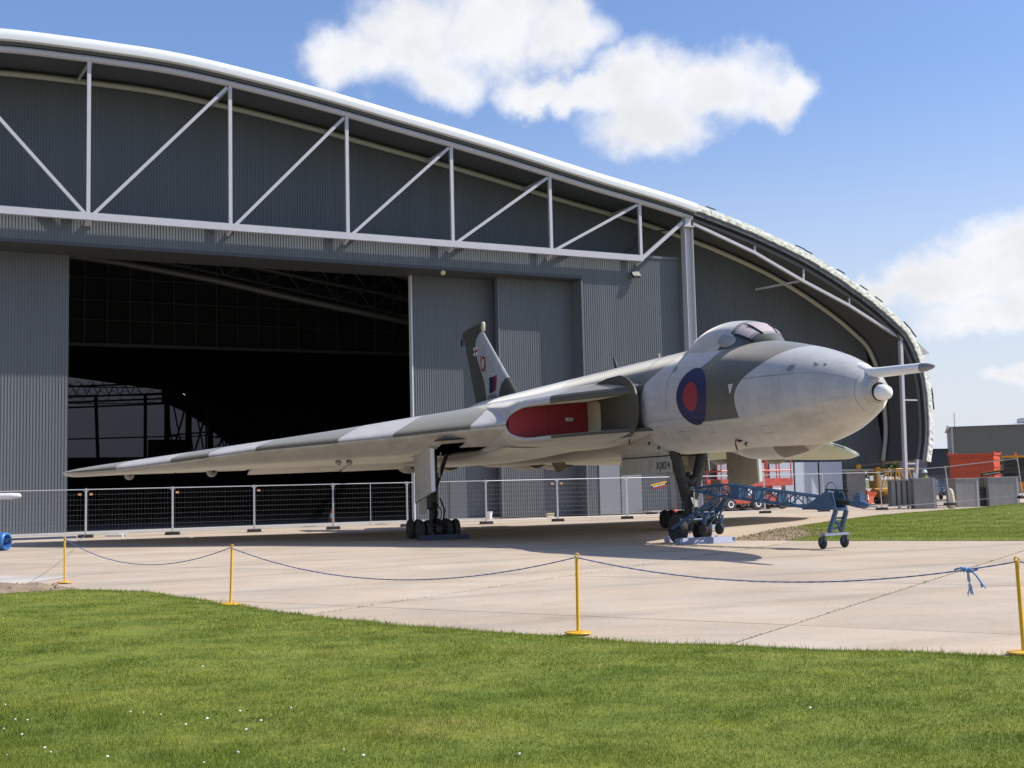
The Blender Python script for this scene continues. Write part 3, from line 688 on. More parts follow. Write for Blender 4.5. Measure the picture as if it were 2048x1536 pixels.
# far gable: dark lower wall, translucent sheeting glazed between mullions
def translucent():
    m = bpy.data.materials.new('translucent sheeting'); m.use_nodes = True; nt = m.node_tree; nt.nodes.clear(); L = nt.links.new
    o = nt.nodes.new('ShaderNodeOutputMaterial'); t = nt.nodes.new('ShaderNodeBsdfTranslucent'); n = nt.nodes.new('ShaderNodeTexNoise'); n.inputs['Scale'].default_value = .5
    s = nt.nodes.new('ShaderNodeVectorMath'); s.operation = 'SCALE'; s.inputs[0].default_value = (.21, .21, .215); L(n.outputs['Fac'], s.inputs['Scale']); L(s.outputs[0], t.inputs['Color']); L(t.outputs[0], o.inputs[0]); return m
YE = 75.0
def wall_strip(name, u0, u1, z0, z1, m, y=YE):
    mb = MB(); us = np.linspace(u0, u1, max(2, int((u1-u0)/1.0)))
    f1 = z1 if callable(z1) else (lambda u: z1); f0 = z0 if callable(z0) else (lambda u: z0)
    vs = [(u, y, f0(u)) for u in us]+[(u, y, f1(u)) for u in us]; n = len(us)
    mb.add(vs, [(i, i+1, n+i+1, n+i) for i in range(n-1)]); return mb.build(name, m, HG)
M_TRANS = translucent()
def glz_cap(u): return 14.6-max(0, u-6)*.13 if u < 20 else 12.0
def glz_top(u): return 11.6 if u < 19 else max(5.95, 11.6-(u-19)**1.35*.33)
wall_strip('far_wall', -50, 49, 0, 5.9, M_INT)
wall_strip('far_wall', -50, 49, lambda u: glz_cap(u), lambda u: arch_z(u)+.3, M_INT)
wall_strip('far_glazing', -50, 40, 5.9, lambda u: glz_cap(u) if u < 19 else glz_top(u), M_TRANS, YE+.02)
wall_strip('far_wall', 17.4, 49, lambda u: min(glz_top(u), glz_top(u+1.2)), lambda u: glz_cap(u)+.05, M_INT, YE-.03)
mb = MB()
for u in np.arange(-12, 19, 4.6): mb.bar((u, YE-.5, 0), (u-.5 if int(u*3) % 2 else u, YE-.5, 12.5), .32, .32)
mb.bar((-20, YE-.4, 7.1), (19, YE-.4, 8.1), .14, .14); mb.build('far_mullions', M_DARKST, HG, kind='stuff')
mb = MB()
for z in (11.2, 11.75, 12.3, 13.4):
    mb.bar((-18, YE-1.5, z+.3), (8, YE-1.5, z-.15), .2, .18); mb.bar((8, YE-1.5, z-.15), (22, YE-3, z+.5), .2, .18)
for i in range(30):
    u = -18+i*1.1; mb.bar((u, YE-1.5, 12.4), (u+.55, YE-1.5, 13.6), .08, .08); mb.bar((u+.55, YE-1.5, 13.6), (u+1.1, YE-1.5, 12.4), .08, .08)
for i, u in enumerate(np.arange(17.6, 36, 2.3)):
    top = glz_top(u)+1.2
    mb.bar((u, YE-2, 0), (u, YE-2, top), .55, .4)
    mb.bar((u, YE-2, 4.2), (u+2.3, YE-2, top-.4), .18, .18); mb.bar((u+.4, YE-2, top), (u+1.9, YE-2, 5), .14, .14)
    if i % 2 == 0: mb.bar((u, YE-2, 8.1-i*.1), (u+4.6, YE-2, 8.5-i*.1), .22, .16)
for i in range(9):          # scaffold towers and props before the glazing
    u = 16.5+i*2.05; top = max(6.6, glz_top(u)+.6)
    mb.bar((u, YE-7, 0), (u+.1, YE-7, top), .16, .16); mb.bar((u, YE-7, 4.5+(i % 3)*.8), (u+2.1, YE-7, 7.4-(i % 2)), .10, .10); mb.bar((u+1.2, YE-6, 4.5), (u+.2, YE-6, top), .12, .12)
    if i % 2: mb.bar((u-1.0, YE-7, 7.6), (u+2.4, YE-7, 7.9), .12, .10)
for k in range(3):
    for i in range(26):
        u = -14+i*1.2; z = 10.9+k*.55+.012*(u-8)**2*.3; mb.bar((u, YE-9-k*3, z), (u+1.2, YE-9-k*3, z+.05), .09, .09); mb.bar((u, YE-9-k*3, z), (u+.6, YE-9-k*3, z+.6), .05, .05); mb.bar((u+.6, YE-9-k*3, z+.6), (u+1.2, YE-9-k*3, z), .05, .05)
mb.box((17.7, YE-3, 6.4), (4.4, 1, 2.4)); mb.build('far_trusses', M_DARKST, HG, kind='stuff')
# mid-span gallery frame and roof trusses
mb = MB()
M_INT2 = mat('faintly pale purlin', (.15, .15, .16), .55, var=.2)
mb.bar((-40, 30, 12.4), (40, 30, 12.4), .25, .22)
for u in np.arange(-24, 30, 1.55): mb.bar((u, 30.2, 12.4), (u, 30.2, arch_z(u)-.5), .07, .07)
for z in (14.2, 15.6, 17.2): mb.bar((-30, 30.15, z), (30, 30.15, z), .05, .06)
mb.build('gallery_frame', M_INT2, HG, kind='stuff')
mb = MB(); mb.add([(-44, 30.6, 12.3), (44, 30.6, 12.3), (44, 30.6, 15), (20, 30.6, arch_z(20)), (0, 30.6, arch_z(0)), (-20, 30.6, arch_z(20)), (-44, 30.6, 15)], [(0, 1, 2, 3, 4, 5, 6)]); mb.build('gallery_wall', M_INT, HG)
for y in (10, 18, 25):
    mb = MB(); P = mirror(offset(AR, -6.6+y*.07)); Q = mirror(offset(AR, -5.3+y*.07)); ii = list(range(20, len(P)-20, 4))
    for a, b in zip(ii[:-1], ii[1:]):
        mb.bar((P[a][0], y, P[a][1]), (P[b][0], y, P[b][1]), .12, .12)
        mb.bar((P[a][0], y, P[a][1]), (Q[(a+b)//2][0], y, Q[(a+b)//2][1]), .07, .07); mb.bar((Q[(a+b)//2][0], y, Q[(a+b)//2][1]), (P[b][0], y, P[b][1]), .07, .07)
    mb.build('roof_truss', M_INT2, HG)
# spiral duct under the roof just inside the door
mb = MB(); pts = [(u, 9.0, float(np.interp(u, [-12, -4, .8, 3.15, 5.54, 8.29, 13.2, 19.4, 26], [15.0, 14.9, 14.6, 14.4, 14.08, 13.72, 12.85, 11.9, 10.8]))) for u in np.linspace(-12, 26, 120)]
mb.path(pts, [.20+(.015 if i % 2 else 0) for i in range(120)], 12); mb.build('spiral_duct', M_DUCT, HG, ang=70)
mb = MB(); mb.path([(u, 14.0, float(np.interp(u, [4, 11, 16, 21.4, 28], [16.6, 15.7, 14.9, 14.2, 13.0]))) for u in np.linspace(4, 28, 60)], .16, 8); mb.build('spiral_duct', M_DUCT, HG, ang=70)
# door track kerb
mb = MB(); mb.box((5, 2.1, .03), (60, 1.6, .07)); mb.build('door_track', mat('pale kerb', (.46, .45, .43), .8, var=.1), HG)

def hg(u, y, z=0):
    c, s = math.cos(R(26.7)), math.sin(R(26.7)); return (-19.94+u*c-y*s, 54.90+u*s+y*c, z)

# floodlights
def flood(u, z, label, y=-.05):
    t = thing('flood_lamp', label, 'flood lamp', hg(u, y, z), R(26.7))
    mb = MB(); mb.box((0, -.28, -.02), (.52, .16, .34), rx=R(-35)); mb.build('lamp_housing', M_BLACK, t)
    mb = MB(); mb.box((0, -.37, -.08), (.44, .02, .27), rx=R(-35)); mb.build('lamp_glass', M_GLASS, t)
    mb = MB(); mb.box((0, -.08, .0), (.1, .3, .06)); mb.box((0, .04, 0), (.2, .04, .25)); mb.build('bracket', M_STEEL, t)
flood(30.3, 13.75, 'black floodlight on the front wall below the right end of the truss')
t = thing('bulkhead_lamp', 'small cream bulkhead lamp under the door header', 'lamp', hg(18.4, .1, 13.2), R(26.7))
mb = MB(); mb.lathe([(0, -.12), (.11, -.10), (.14, 0), (.12, .08), (0, .10)], (0, 0, 0), (0, .4, 1), 12); mb.build('lamp_shade', M_CREAM, t, smooth=True)
mb = MB(); mb.box((0, 0, .12), (.12, .12, .08)); mb.build('bracket', M_SOFF, t)

# ------------------------------------------------------------------ the aircraft (s aft of nose, t to starboard, z up)
AIR = thing('delta_bomber', 'grey and green camouflaged delta wing jet bomber with roundel, parked before the hangar', 'aircraft',
            (8.0-9*.3388, 25.73+9*.9409, 0), R(-70.2))
AIR.rotation_euler.x = R(.28)      # stands a touch low on the starboard leg
def A(s, t, z): return Vector((9-s, -t, z))
_FS = [.2, .45, .8, 1.5, 2.5, 3.85, 5.0, 6.5, 8.5, 26, 28, 30.3]; _FR = [.26, .48, .66, .93, 1.17, 1.34, 1.42, 1.45, 1.45, 1.42, 1.2, .72]; _FC = [3.57, 3.58, 3.6, 3.62, 3.67, 3.78, 3.87, 3.93, 3.95, 3.95, 4.0, 4.1]
def herm(xs, ys):
    xs = np.array(xs, float); ys = np.array(ys, float); h = np.diff(xs); d = np.diff(ys)/h
    m = np.r_[d[0], [0 if a*b <= 0 else 2*a*b/(a+b) for a, b in zip(d[:-1], d[1:])], d[-1]]
    def f(x):
        x = np.clip(x, xs[0], xs[-1]); i = np.clip(np.searchsorted(xs, x, 'right')-1, 0, len(h)-1); q = (x-xs[i])/h[i]
        return (2*q**3-3*q**2+1)*ys[i]+(q**3-2*q**2+q)*h[i]*m[i]+(-2*q**3+3*q**2)*ys[i+1]+(q**3-q**2)*h[i]*m[i+1]
    return f
fR = herm(_FS, _FR); fC = herm(_FS, _FC)
b1 = herm([2.9, 3.24, 3.66, 3.9, 4.15, 4.37, 4.61, 4.8, 5.0], [3.9, 3.94, 3.95, 3.89, 3.68, 3.34, 2.95, 2.6, 2.0])
b2 = herm([2.9, 3.22, 4.0, 4.56, 4.79, 5.02, 5.2, 5.45], [5.6, 5.63, 6.0, 5.86, 5.51, 5.3, 5.0, 4.7])
b3 = herm([2.9, 3.25, 3.62, 4.04, 4.46, 4.64, 4.88, 5.11, 5.45], [9.05, 9.02, 8.96, 8.88, 8.81, 8.5, 8.04, 7.62, 6.9])
def fus_camo(s, z):
    rear = min(s-float(b3(z)), 15.5-s+.35*(z-4))
    return max(min(s-float(b1(z)), float(b2(z))-s), rear)
def fus_under(s, z): return 3.235+.0*s+max(0, (3.0-s))*.09-z
def paint(me, fn):
    c = []; u = []
    for v in me.vertices:
        s, t, z = 9-v.co.x, -v.co.y, v.co.z; a, b = fn(s, t, z); c.append(a); u.append(b)
    set_attr(me, 'camo', c); set_attr(me, 'under', u)
ss = np.r_[np.linspace(.2, 1.5, 16), np.linspace(1.58, 10.5, 110), np.linspace(10.8, 30.3, 50)]
NT = 96
mb = MB(); mb.rings([[A(s, float(fR(s))*math.sin(2*pi*k/NT), float(fC(s))+float(fR(s))*math.cos(2*pi*k/NT)) for k in range(NT)] for s in ss])
fus = mb.build('fuselage', M_AIR, AIR, ang=40)
paint(fus.data, lambda s, t, z: (fus_camo(s, z), fus_under(s, z)))
# nose: thimble radome in its dark collar
mb = MB(); mb.lathe([(.30, 0), (.285, .1), (.20, .13), (.19, .10)], A(.26, 0, 3.57), A(-1, 0, 3.50)-A(.25, 0, 3.55), 24); o = mb.build('nose_ring', M_AIR, AIR, ang=40); paint(o.data, lambda s, t, z: (-1, 1 if z < 3.5 else -1))
mb = MB(); mb.lathe([(.195, -.05), (.195, .06), (.15, .07)], A(.16, 0, 3.55), (1, 0, -.08), 24); mb.build('thimble_seal', M_SEALG, AIR, ang=40)
mb = MB(); mb.lathe([(.168, 0), (.172, .12), (.168, .20), (.145, .28), (.10, .33), (.05, .352), (0, .358)], A(.14, 0, 3.54), (1, 0, -.10), 24); mb.build('thimble_radome', M_DECW, AIR, ang=50)
# refuelling probe
mb = MB(); mb.path([A(1.5, 0, 4.17), A(1.05, 0, 4.10), A(.62, 0, 4.02), A(.45, 0, 3.99), A(.2, 0, 3.97), A(-1.3, 0, 3.93)], [.10, .20, .205, .13, .115, .10], 16); mb.build('refuelling_probe', M_DECW, AIR, ang=50)
mb = MB(); mb.path([A(-1.3, 0, 3.93), A(-1.45, 0, 3.927), A(-1.60, 0, 3.922), A(-1.69, 0, 3.92)], [.098, .085, .055, .02], 12); mb.build('probe_tip', mat('probe metal', (.25, .25, .25), .5, metal=.5), AIR, ang=50)
# canopy
cW = herm([3.9, 4.5, 5.2, 6.2, 7.4, 8.6], [.10, .58, .80, .86, .70, .10]); cZ = herm([3.9, 4.4, 4.9, 5.4, 6.0, 6.5, 7.4, 8.2, 8.7], [5.05, 5.42, 5.70, 5.84, 5.89, 5.86, 5.69, 5.46, 5.30])
def can_pt(s, a, off=0.0):
    w, zt = float(cW(s))+off, float(cZ(s))+off; zb = 4.80; h = zt-zb; e = .80
    return A(s, w*np.sign(math.sin(a))*abs(math.sin(a))**e, zb+h*max(math.cos(a), 0)**e if abs(a) < pi/2 else zb)
mb = MB(); mb.rings([[can_pt(s, a) for a in np.linspace(-pi/2, pi/2, 41)] for s in np.r_[np.linspace(3.92, 5, 24), np.linspace(5.05, 8.68, 44)]], closed=False, cap0=False, cap1=False)
can = mb.build('canopy', M_AIR, AIR, ang=60); paint(can.data, lambda s, t, z: (min(5.15-s, 4.9+.3-s), -1))
def can_patch(name, quad, m, parent, off=.012, n=8):
    """quad of (s, angle) corners mapped on to the canopy surface"""
    q = [Vector((a, b, 0)) for a, b in quad]; mb = MB(); rows = []
    for i in range(n+1):
        row = []
        for j in range(n+1):
            u, v = i/n, j/n; p = q[0]*(1-u)*(1-v)+q[1]*u*(1-v)+q[2]*u*v+q[3]*(1-u)*v; row.append(can_pt(p.x, p.y, off))
        rows.append(row)
    mb.rings(rows, closed=False, cap0=False, cap1=False); return mb.build(name, m, parent, smooth=True)
for sg in (1, -1):
    o = can_patch('side_window', [(5.75, sg*1.53), (5.05, sg*.98), (4.66, sg*1.02), (4.55, sg*1.50)], mat('smoky side glass', (.075, .08, .085), .2, var=.1), can, .010)
    o['label'] = 'dark side window of the cockpit'
    mb = MB(); rgs = []
    for q in np.linspace(0, 1, 6): rgs.append([can_pt(5.22+.36*q*math.cos(a), sg*(1.14+.20*q*math.sin(a)), .018+.03*(1-q*q)) for a in np.linspace(0, 2*pi, 25)[:-1]])
    mb.rings(rgs, cap0=False, cap1=False); mb.build('side_blister', mat('grey window blank', (.26, .27, .285), .45, var=.08), can, smooth=True)
    can_patch('windscreen_pane', [(5.02, sg*.94), (5.02, sg*.40), (4.40, sg*.42), (4.46, sg*1.02)], MATS['grey window blank'], can, .010)
    can_patch('windscreen_blind', [(4.97, sg*.87), (4.97, sg*.46), (4.47, sg*.48), (4.52, sg*.94)], M_BLIND, can, .018)
    can_patch('windscreen_frame', [(4.98, sg*.98), (4.98, sg*.91), (4.40, sg*.95), (4.40, sg*1.10)], M_SEALG, can, .02)
can_patch('windscreen_pane', [(5.02, .36), (5.02, -.36), (4.30, -.34), (4.30, .34)], MATS['grey window blank'], can, .010)
can_patch('windscreen_blind', [(4.97, .31), (4.97, -.31), (4.38, -.29), (4.38, .29)], M_BLIND, can, .018)
for sg in (.34, -.30):
    mb = MB(); mb.tube(can_pt(4.35, sg, .03), can_pt(4.78, sg*1.1, .035), .014, 6); mb.tube(can_pt(4.62, sg*1.15-.03, .03), can_pt(4.80, sg*1.05+.06, .045), .02, 6); mb.build('wiper', M_SEALG, can)
mb = MB(); mb.path([can_pt(s, 1.56, .02) for s in np.linspace(3.95, 5.8, 16)], .018, 5); mb.path([can_pt(s, -1.56, .02) for s in np.linspace(3.95, 5.8, 16)], .018, 5); mb.build('canopy_seal', M_SEALG, can)
# markings that follow the fuselage side
def side_disc(name, s0, z0, r, m, off, n=40, shape=None, parent=AIR, r0=0.):
    mb = MB(); rgs = []
    for q in np.linspace(r0, r, 9):
        ring = []
        for k in range(n):
            a = 2*pi*k/n; s = s0+q*math.cos(a); zz = q*math.sin(a)
            Rr, C = float(fR(s))+off, float(fC(s)); th = math.asin(max(-1, min(1, (z0-C)/Rr)))+zz/Rr
            ring.append(A(s, Rr*math.cos(th), C+Rr*math.sin(th)))
        rgs.append(ring)
    mb.rings(rgs, cap0=False, cap1=False); return mb.build(name, m, parent, smooth=True)
rd = side_disc('roundel', 5.97, 3.92, .78, M_ROUNDB, .005); side_disc('roundel_centre', 5.99, 3.92, .385, M_ROUNDR, .009, parent=rd)
def side_poly(name, pts, m, off=.006, parent=AIR):
    mb = MB(); vs = []
    for s, z in pts:
        Rr, C = float(fR(s))+off, float(fC(s)); th = math.asin((z-C)/Rr); vs.append(A(s, Rr*math.cos(th), z))
    mb.add(vs, [tuple(range(len(vs)))]); return mb.build(name, m, parent)
wt = side_poly('warning_triangle', [(4.20, 4.07), (4.02, 4.07), (4.11, 3.83)], M_DECW); side_poly('triangle_centre', [(4.165, 4.05), (4.055, 4.05), (4.11, 3.91)], M_DECK, .009, wt); side_poly('triangle_core', [(4.14, 4.035), (4.08, 4.035), (4.11, 3.93)], M_DECW, .012, wt)
side_poly('rescue_marking', [(5.28, 4.66), (5.16, 4.70), (5.18, 4.665), (5.26, 4.63)], M_ORTAG); side_poly('rescue_marking', [(5.33, 4.60), (5.24, 4.61), (5.30, 4.57)], M_ORTAG)
side_disc('access_panel', 2.12, 4.27, .10, mat('bare metal panel', (.22, .22, .22), .5, var=.2), .006)
side_disc('access_panel', 7.2, 4.75, .10, MATS['bare metal panel'], .006)
M_SEAM = mat('seam line', (.20, .20, .21), .6)
def seam_path(pts, w=.007):
    vs = []
    for s, th in pts:
        Rr, C = float(fR(s))+.003, float(fC(s)); vs.append(A(s, Rr*math.sin(R(th)), C+Rr*math.cos(R(th))))
    mb = MB(); mb.path(vs, w, 4); mb.build('skin_seam', M_SEAM, AIR)
seam_path([(s, np.interp(s, [.3, 1.68, 2.4, 3.7], [54, 60, 66, 73])) for s in np.linspace(.4, 3.7, 14)])
seam_path([(.40, th) for th in np.linspace(40, 150, 16)], .004); seam_path([(9.15, th) for th in np.linspace(20, 165, 24)]); seam_path([(7.35, th) for th in np.linspace(70, 100, 6)]); seam_path([(7.3, th) for th in np.linspace(30, 68, 8)])
seam_path([(s, 112) for s in np.linspace(4.1, 8.9, 14)], .004); seam_path([(2.35, th) for th in np.linspace(66, 75, 4)], .004)
for s_, t0_, t1_ in ((1.56, 41, 45), (1.50, 43, 44), (1.31, 39, 41)): seam_path([(s_, t0_), (s_-.08, (t0_+t1_)/2), (s_-.03, t1_)], .012)
for s_, th_c in ((3.0, 130), (5.4, 126), (6.9, 132), (8.1, 124)):
    p = [(s_, th_c-5), (s_+.34, th_c-5), (s_+.34, th_c+5), (s_, th_c+5), (s_, th_c-5)]; seam_path(p, .004)
# bomb-aimer's fairing under the nose
mb = MB()
fz = herm([2.2, 3.0, 4.2, 5.2, 6.4], [2.55, 2.33, 2.22, 2.25, 2.45]); fw_ = herm([2.2, 3.0, 4.2, 5.2, 6.4], [.1, .42, .55, .5, .1])
rg = []
for s in np.linspace(2.2, 6.4, 26):
    w, zb = float(fw_(s)), float(fz(s)); zt = 2.95; rg.append([A(s, w*math.sin(a), zt-(zt-zb)*max(0, math.cos(a))**.8) for a in np.linspace(-pi/2, pi/2, 21)])
mb.rings(rg, closed=False, cap0=False, cap1=False); o = mb.build('bomb_aimer_fairing', M_AIR, AIR, ang=60); paint(o.data, lambda s, t, z: (-1, 1))
mb = MB(); rg = []
for s in np.linspace(2.75, 3.75, 8): rg.append([A(s, float(fw_(s))*1.03*math.sin(a), 2.95-(2.95-float(fz(s))+.012)*max(0, math.cos(a))**.8) for a in np.linspace(.25, 1.0, 8)])
mb.rings(rg, closed=False, cap0=False, cap1=False); mb.build('aimer_window', mat('brown blanking', (.20, .17, .13), .6, var=.1), AIR, smooth=True)
# small aerials, hanging tags, vents
mb = MB(); mb.prism([A(4.85, .86, 2.78), A(4.5, .80, 2.72), A(4.6, .86, 2.66)], A(0, .02, 0)-A(0, 0, 0)); mb.build('static_plate', M_DECK, AIR)
def pin_tag(s, t, z, L_=.30):
    mb = MB(); p = [A(s, t, z), A(s-.03, t+.03, z-L_*.5), A(s-.10, t+.02, z-L_)]
    mb.bar(p[0], p[1], .035, .01); mb.bar(p[1], p[2], .045, .01); mb.build('warning_streamer', M_ROUNDR, AIR)
pin_tag(4.72, .90, 2.73, .26); pin_tag(9.6, 1.52, 3.42, .62)
for s, th in ((4.45, 147), (9.35, 137), (9.1, 146)):
    Rr, C = float(fR(s)), float(fC(s)); p = A(s, Rr*math.sin(R(th)), C+Rr*math.cos(R(th))); mb = MB(); mb.bar(p, p+Vector((.06, -.06, -.10)), .03, .02); mb.bar(p, p+Vector((-.08, -.03, -.06)), .02, .02); mb.build('small_aerial', M_DECK, AIR)
mb = MB(); mb.path([A(13.0, .25, 5.36), A(13.1, .25, 5.55), A(13.2, .25, 5.72)], [.06, .05, .04], 8); mb.build('spine_aerial', M_BLACK, AIR)
mb = MB(); mb.path([A(11.3, -.4, 5.3), A(11.3, -.4, 5.66)], .03, 6); mb.build('spine_aerial', M_CREAM, AIR)

# ---- wings with intakes
LEs = herm([1.2, 1.65, 4.35, 8.5, 11, 13.6, 15.5, 16.9], [8.55, 9.1, 12.0, 16.8, 18.65, 20.6, 22.5, 24.3])
def TEs(t): return 26.8+t*.1
zLE = herm([1.2, 1.65, 3, 4.35, 5.7, 7, 8.5, 10.8, 12.3, 13.4, 15.1, 16.9], [3.76, 3.75, 3.68, 3.56, 3.49, 3.40, 3.31, 3.16, 3.0, 2.88, 2.72, 2.68])
zTOP = herm([1.2, 1.65, 2.6, 3.7, 4.5, 5.95, 7.76, 9.24, 11.6, 14, 15.6, 16.9], [4.86, 4.80, 4.62, 4.46, 4.30, 4.11, 3.86, 3.67, 3.38, 3.09, 2.91, 2.74])
zBOT = herm([1.2, 2.5, 4.5, 6.5, 8.5, 11, 13, 15, 16.9], [2.80, 2.80, 2.86, 2.84, 2.78, 2.70, 2.62, 2.54, 2.50])
zTE = herm([0, 4, 10, 16.9], [2.95, 2.80, 2.70, 2.62])
def mouth(t):
    if t > 4.36: return 0.0
    if t > 3.75: return .46*math.sqrt(max(0, 1-((t-3.75)/.61)**2))
    return .46+.03*(3.75-t)/2
HNG = 1.75
def section(t, side, full=False):
    sl = float(LEs(t)); st = TEs(t)-(0 if full else HNG); ch = TEs(t)-sl; m = mouth(t); zc = float(zLE(t)); lip = .20 if t < 4.0 else .20*max(.0, (5.2-t)/1.2)+.02
    lip = max(lip, .10 if t < 15 else .10-(t-15)*.035)
    zt, zb, ze = float(zTOP(t)), float(zBOT(t)), float(zTE(t)); dp = max(sl+.06, 12.45-max(0, t-1.65)*.05) if m > 0 else sl+.06
    pts = []
    for q in np.linspace(1, 0, 5)[:-1]: pts.append((sl+.10+(dp-sl-.10)*q, zc+m*(1-.0*q)))
    up0 = zc+m+lip
    pts += [(sl+.08, zc+m), (sl+.025, zc+m+lip*.12), (sl, zc+m+lip*.38), (sl+.03, zc+m+lip*.72), (sl+.12, up0+.02)]
    s0 = .12/ch
    for q in np.linspace(0, 1, 15)[1:]:
        c = s0+(q**1.35)*(1-s0)*(st-sl)/ch
        if c < .25: z = up0+.02+(zt-up0-.02)*(1-(1-(c-s0)/(.25-s0))**2)
        else: z = zt+(ze+.02-zt)*((c-.25)/.75)**1.45
        pts.append((sl+c*ch, z))
    lo0 = zc-m-min(lip, .13)
    low = []
    for q in np.linspace(0, 1, 15)[1:]:
        c = s0+(q**1.35)*(1-s0)*(st-sl)/ch
        if c < .22: z = lo0-.01+(zb-lo0+.01)*(1-(1-(c-s0)/(.22-s0))**2)
        else: z = zb+(ze-.02-zb)*((c-.22)/.78)**1.7
        low.append((sl+c*ch, z))
    pts += low[::-1]
    pts += [(sl+.12, lo0-.01), (sl+.03, zc-m-min(lip, .13)*.72), (sl, zc-m-min(lip, .13)*.38), (sl+.025, zc-m-min(lip, .13)*.12), (sl+.08, zc-m)]
    for q in np.linspace(0, 1, 5)[1:]: pts.append((sl+.10+(dp-sl-.10)*q, zc-m))
    return [A(s, side*t, z) for s, z in pts]
bnd = [3.45, 5.3, 7.05, 8.55, 10.76, 12.34, 13.45, 15.15, 20]
def wing_camo(s, t):
    t = abs(t); d = max(0, s-float(LEs(max(t, 1.2)))); v = t+.55*d-.035*d*d if d < 7 else t+2.1+.05*d
    v += .12*math.sin(s*1.7+t*2.1)
    sg = 1
    lo = -5
    for b in bnd:
        if v < b: return sg*min(v-lo, b-v)
        lo = b; sg = -sg
    return 1
TT = np.r_[np.linspace(1.2, 3.6, 22), np.linspace(3.7, 4.4, 26), np.linspace(4.5, 16.3, 84), [16.5, 16.65, 16.78, 16.86]]
for side in (1, -1):
    mb = MB(); rgs = []
    for t in TT:
        sec = section(t, side)
        if t > 16.3:      # rounded tip
            f = math.sqrt(max(.02, 1-((t-16.3)/.58)**2)); cm = sum((p for p in sec), Vector())/len(sec)
            sec = [Vector((p.x, p.y, cm.z+(p.z-cm.z)*f)) for p in sec]
        rgs.append(sec)
    mb.rings(rgs, cap0=False, cap1=True)
    w = mb.build('wing', M_AIR, AIR, ang=35, label='starboard wing with camouflaged leading edge' if side > 0 else 'port wing')
    # open wheel well: the lower skin is cut away over the main leg
    bm = bmesh.new(); bm.from_mesh(w.data); kill = []
    for f in bm.faces:
        c = f.calc_center_median(); cs, ct = 9-c.x, abs(c.y)
        if 4.2 < ct < 5.62 and 14.2+.9*(ct-4.2)*0 < cs < 18.7 and f.normal.z < -.3 and cs > 14.0+max(0, ct-4.9)*.9: kill.append(f)
    npt = len(rgs[0]); bm.verts.index_update(); lay = bm.verts.layers.int.new('k')
    for v in bm.verts: v[lay] = v.index % npt
    bmesh.ops.delete(bm, geom=kill, context='FACES_ONLY'); bm.to_mesh(w.data); bm.free(); KK = [0]*len(w.data.vertices); w.data.attributes['k'].data.foreach_get('value', KK)
    cam_, und = [], []
    for i, v in enumerate(w.data.vertices):
        s, t, z = 9-v.co.x, abs(v.co.y), v.co.z; k = KK[i]
        # ring order: inner duct, lip, upper, lower, lip, inner duct
        upper = k < 5+4+14; zc = float(zLE(t))
        if t < 4.38: u_ = (zc-mouth(t)-.10)-z if s < float(LEs(t))+.3 or k < 4 or k >= npt-4 else (-1 if upper else .4)
        else: u_ = (zc-.035-z) if s < float(LEs(t))+.35 else (-1 if upper else .4)
        if k < 4 or k >= npt-4: u_ = -1
        cam_.append(wing_camo(s, t) if k >= 4 and k < npt-4 else wing_camo(float(LEs(t)), t)); und.append(u_)
    set_attr(w.data, 'camo', cam_); set_attr(w.data, 'under', und)
    # elevons
    for t0, t1, dr in ((2.7, 6.2, .22), (6.28, 9.94, .20), (10.02, 12.7, .02), (12.78, 15.4, .02), (15.45, 16.6, 0)):
        mb = MB(); rg = []
        for t in np.linspace(t0, t1, 8):
            sl = float(LEs(t)); ch = TEs(t)-sl; c = (ch-HNG)/ch; zt, zb, ze = float(zTOP(t)), float(zBOT(t)), float(zTE(t))
            a = zt+(ze+.02-zt)*((c-.25)/.75)**1.45-.01; b = zb+(ze-.02-zb)*((c-.22)/.78)**1.7+.01; sh = TEs(t)-HNG+.03
            rg.append([A(sh, side*t, a), A(TEs(t), side*t, ze-dr+.012), A(TEs(t), side*t, ze-dr-.012), A(sh, side*t, b)])
        mb.rings(rg); o = mb.build('elevon', M_AIR, AIR); nn = 4
        set_attr(o.data, 'camo', [1]*len(o.data.vertices)); set_attr(o.data, 'under', [(-1 if (i % 4) < 2 else 1) for i in range(len(o.data.vertices))])
    # power-unit fairings under the trailing edge
    for t in (11.4, 14.5):
        mb = MB(); c = A(TEs(t)-.9, side*t, float(zTE(t))-.06)
        mb.lathe([(0, .55), (.10, .5), (.17, .25), (.19, -.1), (.17, -.5), (.05, -.9), (0, -.95)], c, (1, 0, .03), 14); o = mb.build('actuator_fairing', M_LTGREY, AIR, smooth=True)
        mb = MB(); mb.tube(c+Vector((.50, 0, .02)), c+Vector((.565, 0, .02)), .05, 8); mb.build('drain_mast', M_DECK, o)
    for dt in (0, .38):
        mb = MB(); mb.lathe([(0, .16), (.06, .12), (.09, 0), (.08, -.3), (0, -.35)], A(19.0, side*(7.6+dt), 2.70), (1, 0, -.1), 10); mb.build('underwing_stud', M_LTGREY, AIR, smooth=True)
    # splitter plate between fuselage and intake
    sp = [(8.62, 3.86), (8.66, 4.12), (8.80, 4.38), (9.05, 4.60), (9.35, 4.74), (9.75, 4.83), (10.6, 4.82), (12.5, 4.6), (12.5, 3.0), (10.6, 2.90), (9.7, 2.90), (9.3, 2.98), (9.0, 3.14), (8.78, 3.36), (8.66, 3.62)]
    mb = MB(); mb.prism([A(s, side*1.63, z) for s, z in sp], A(0, side*.05, 0)-A(0, 0, 0)); o = mb.build('splitter_plate', M_AIRF, AIR, ang=40); paint(o.data, lambda s, t, z: (1, 3.02-z))
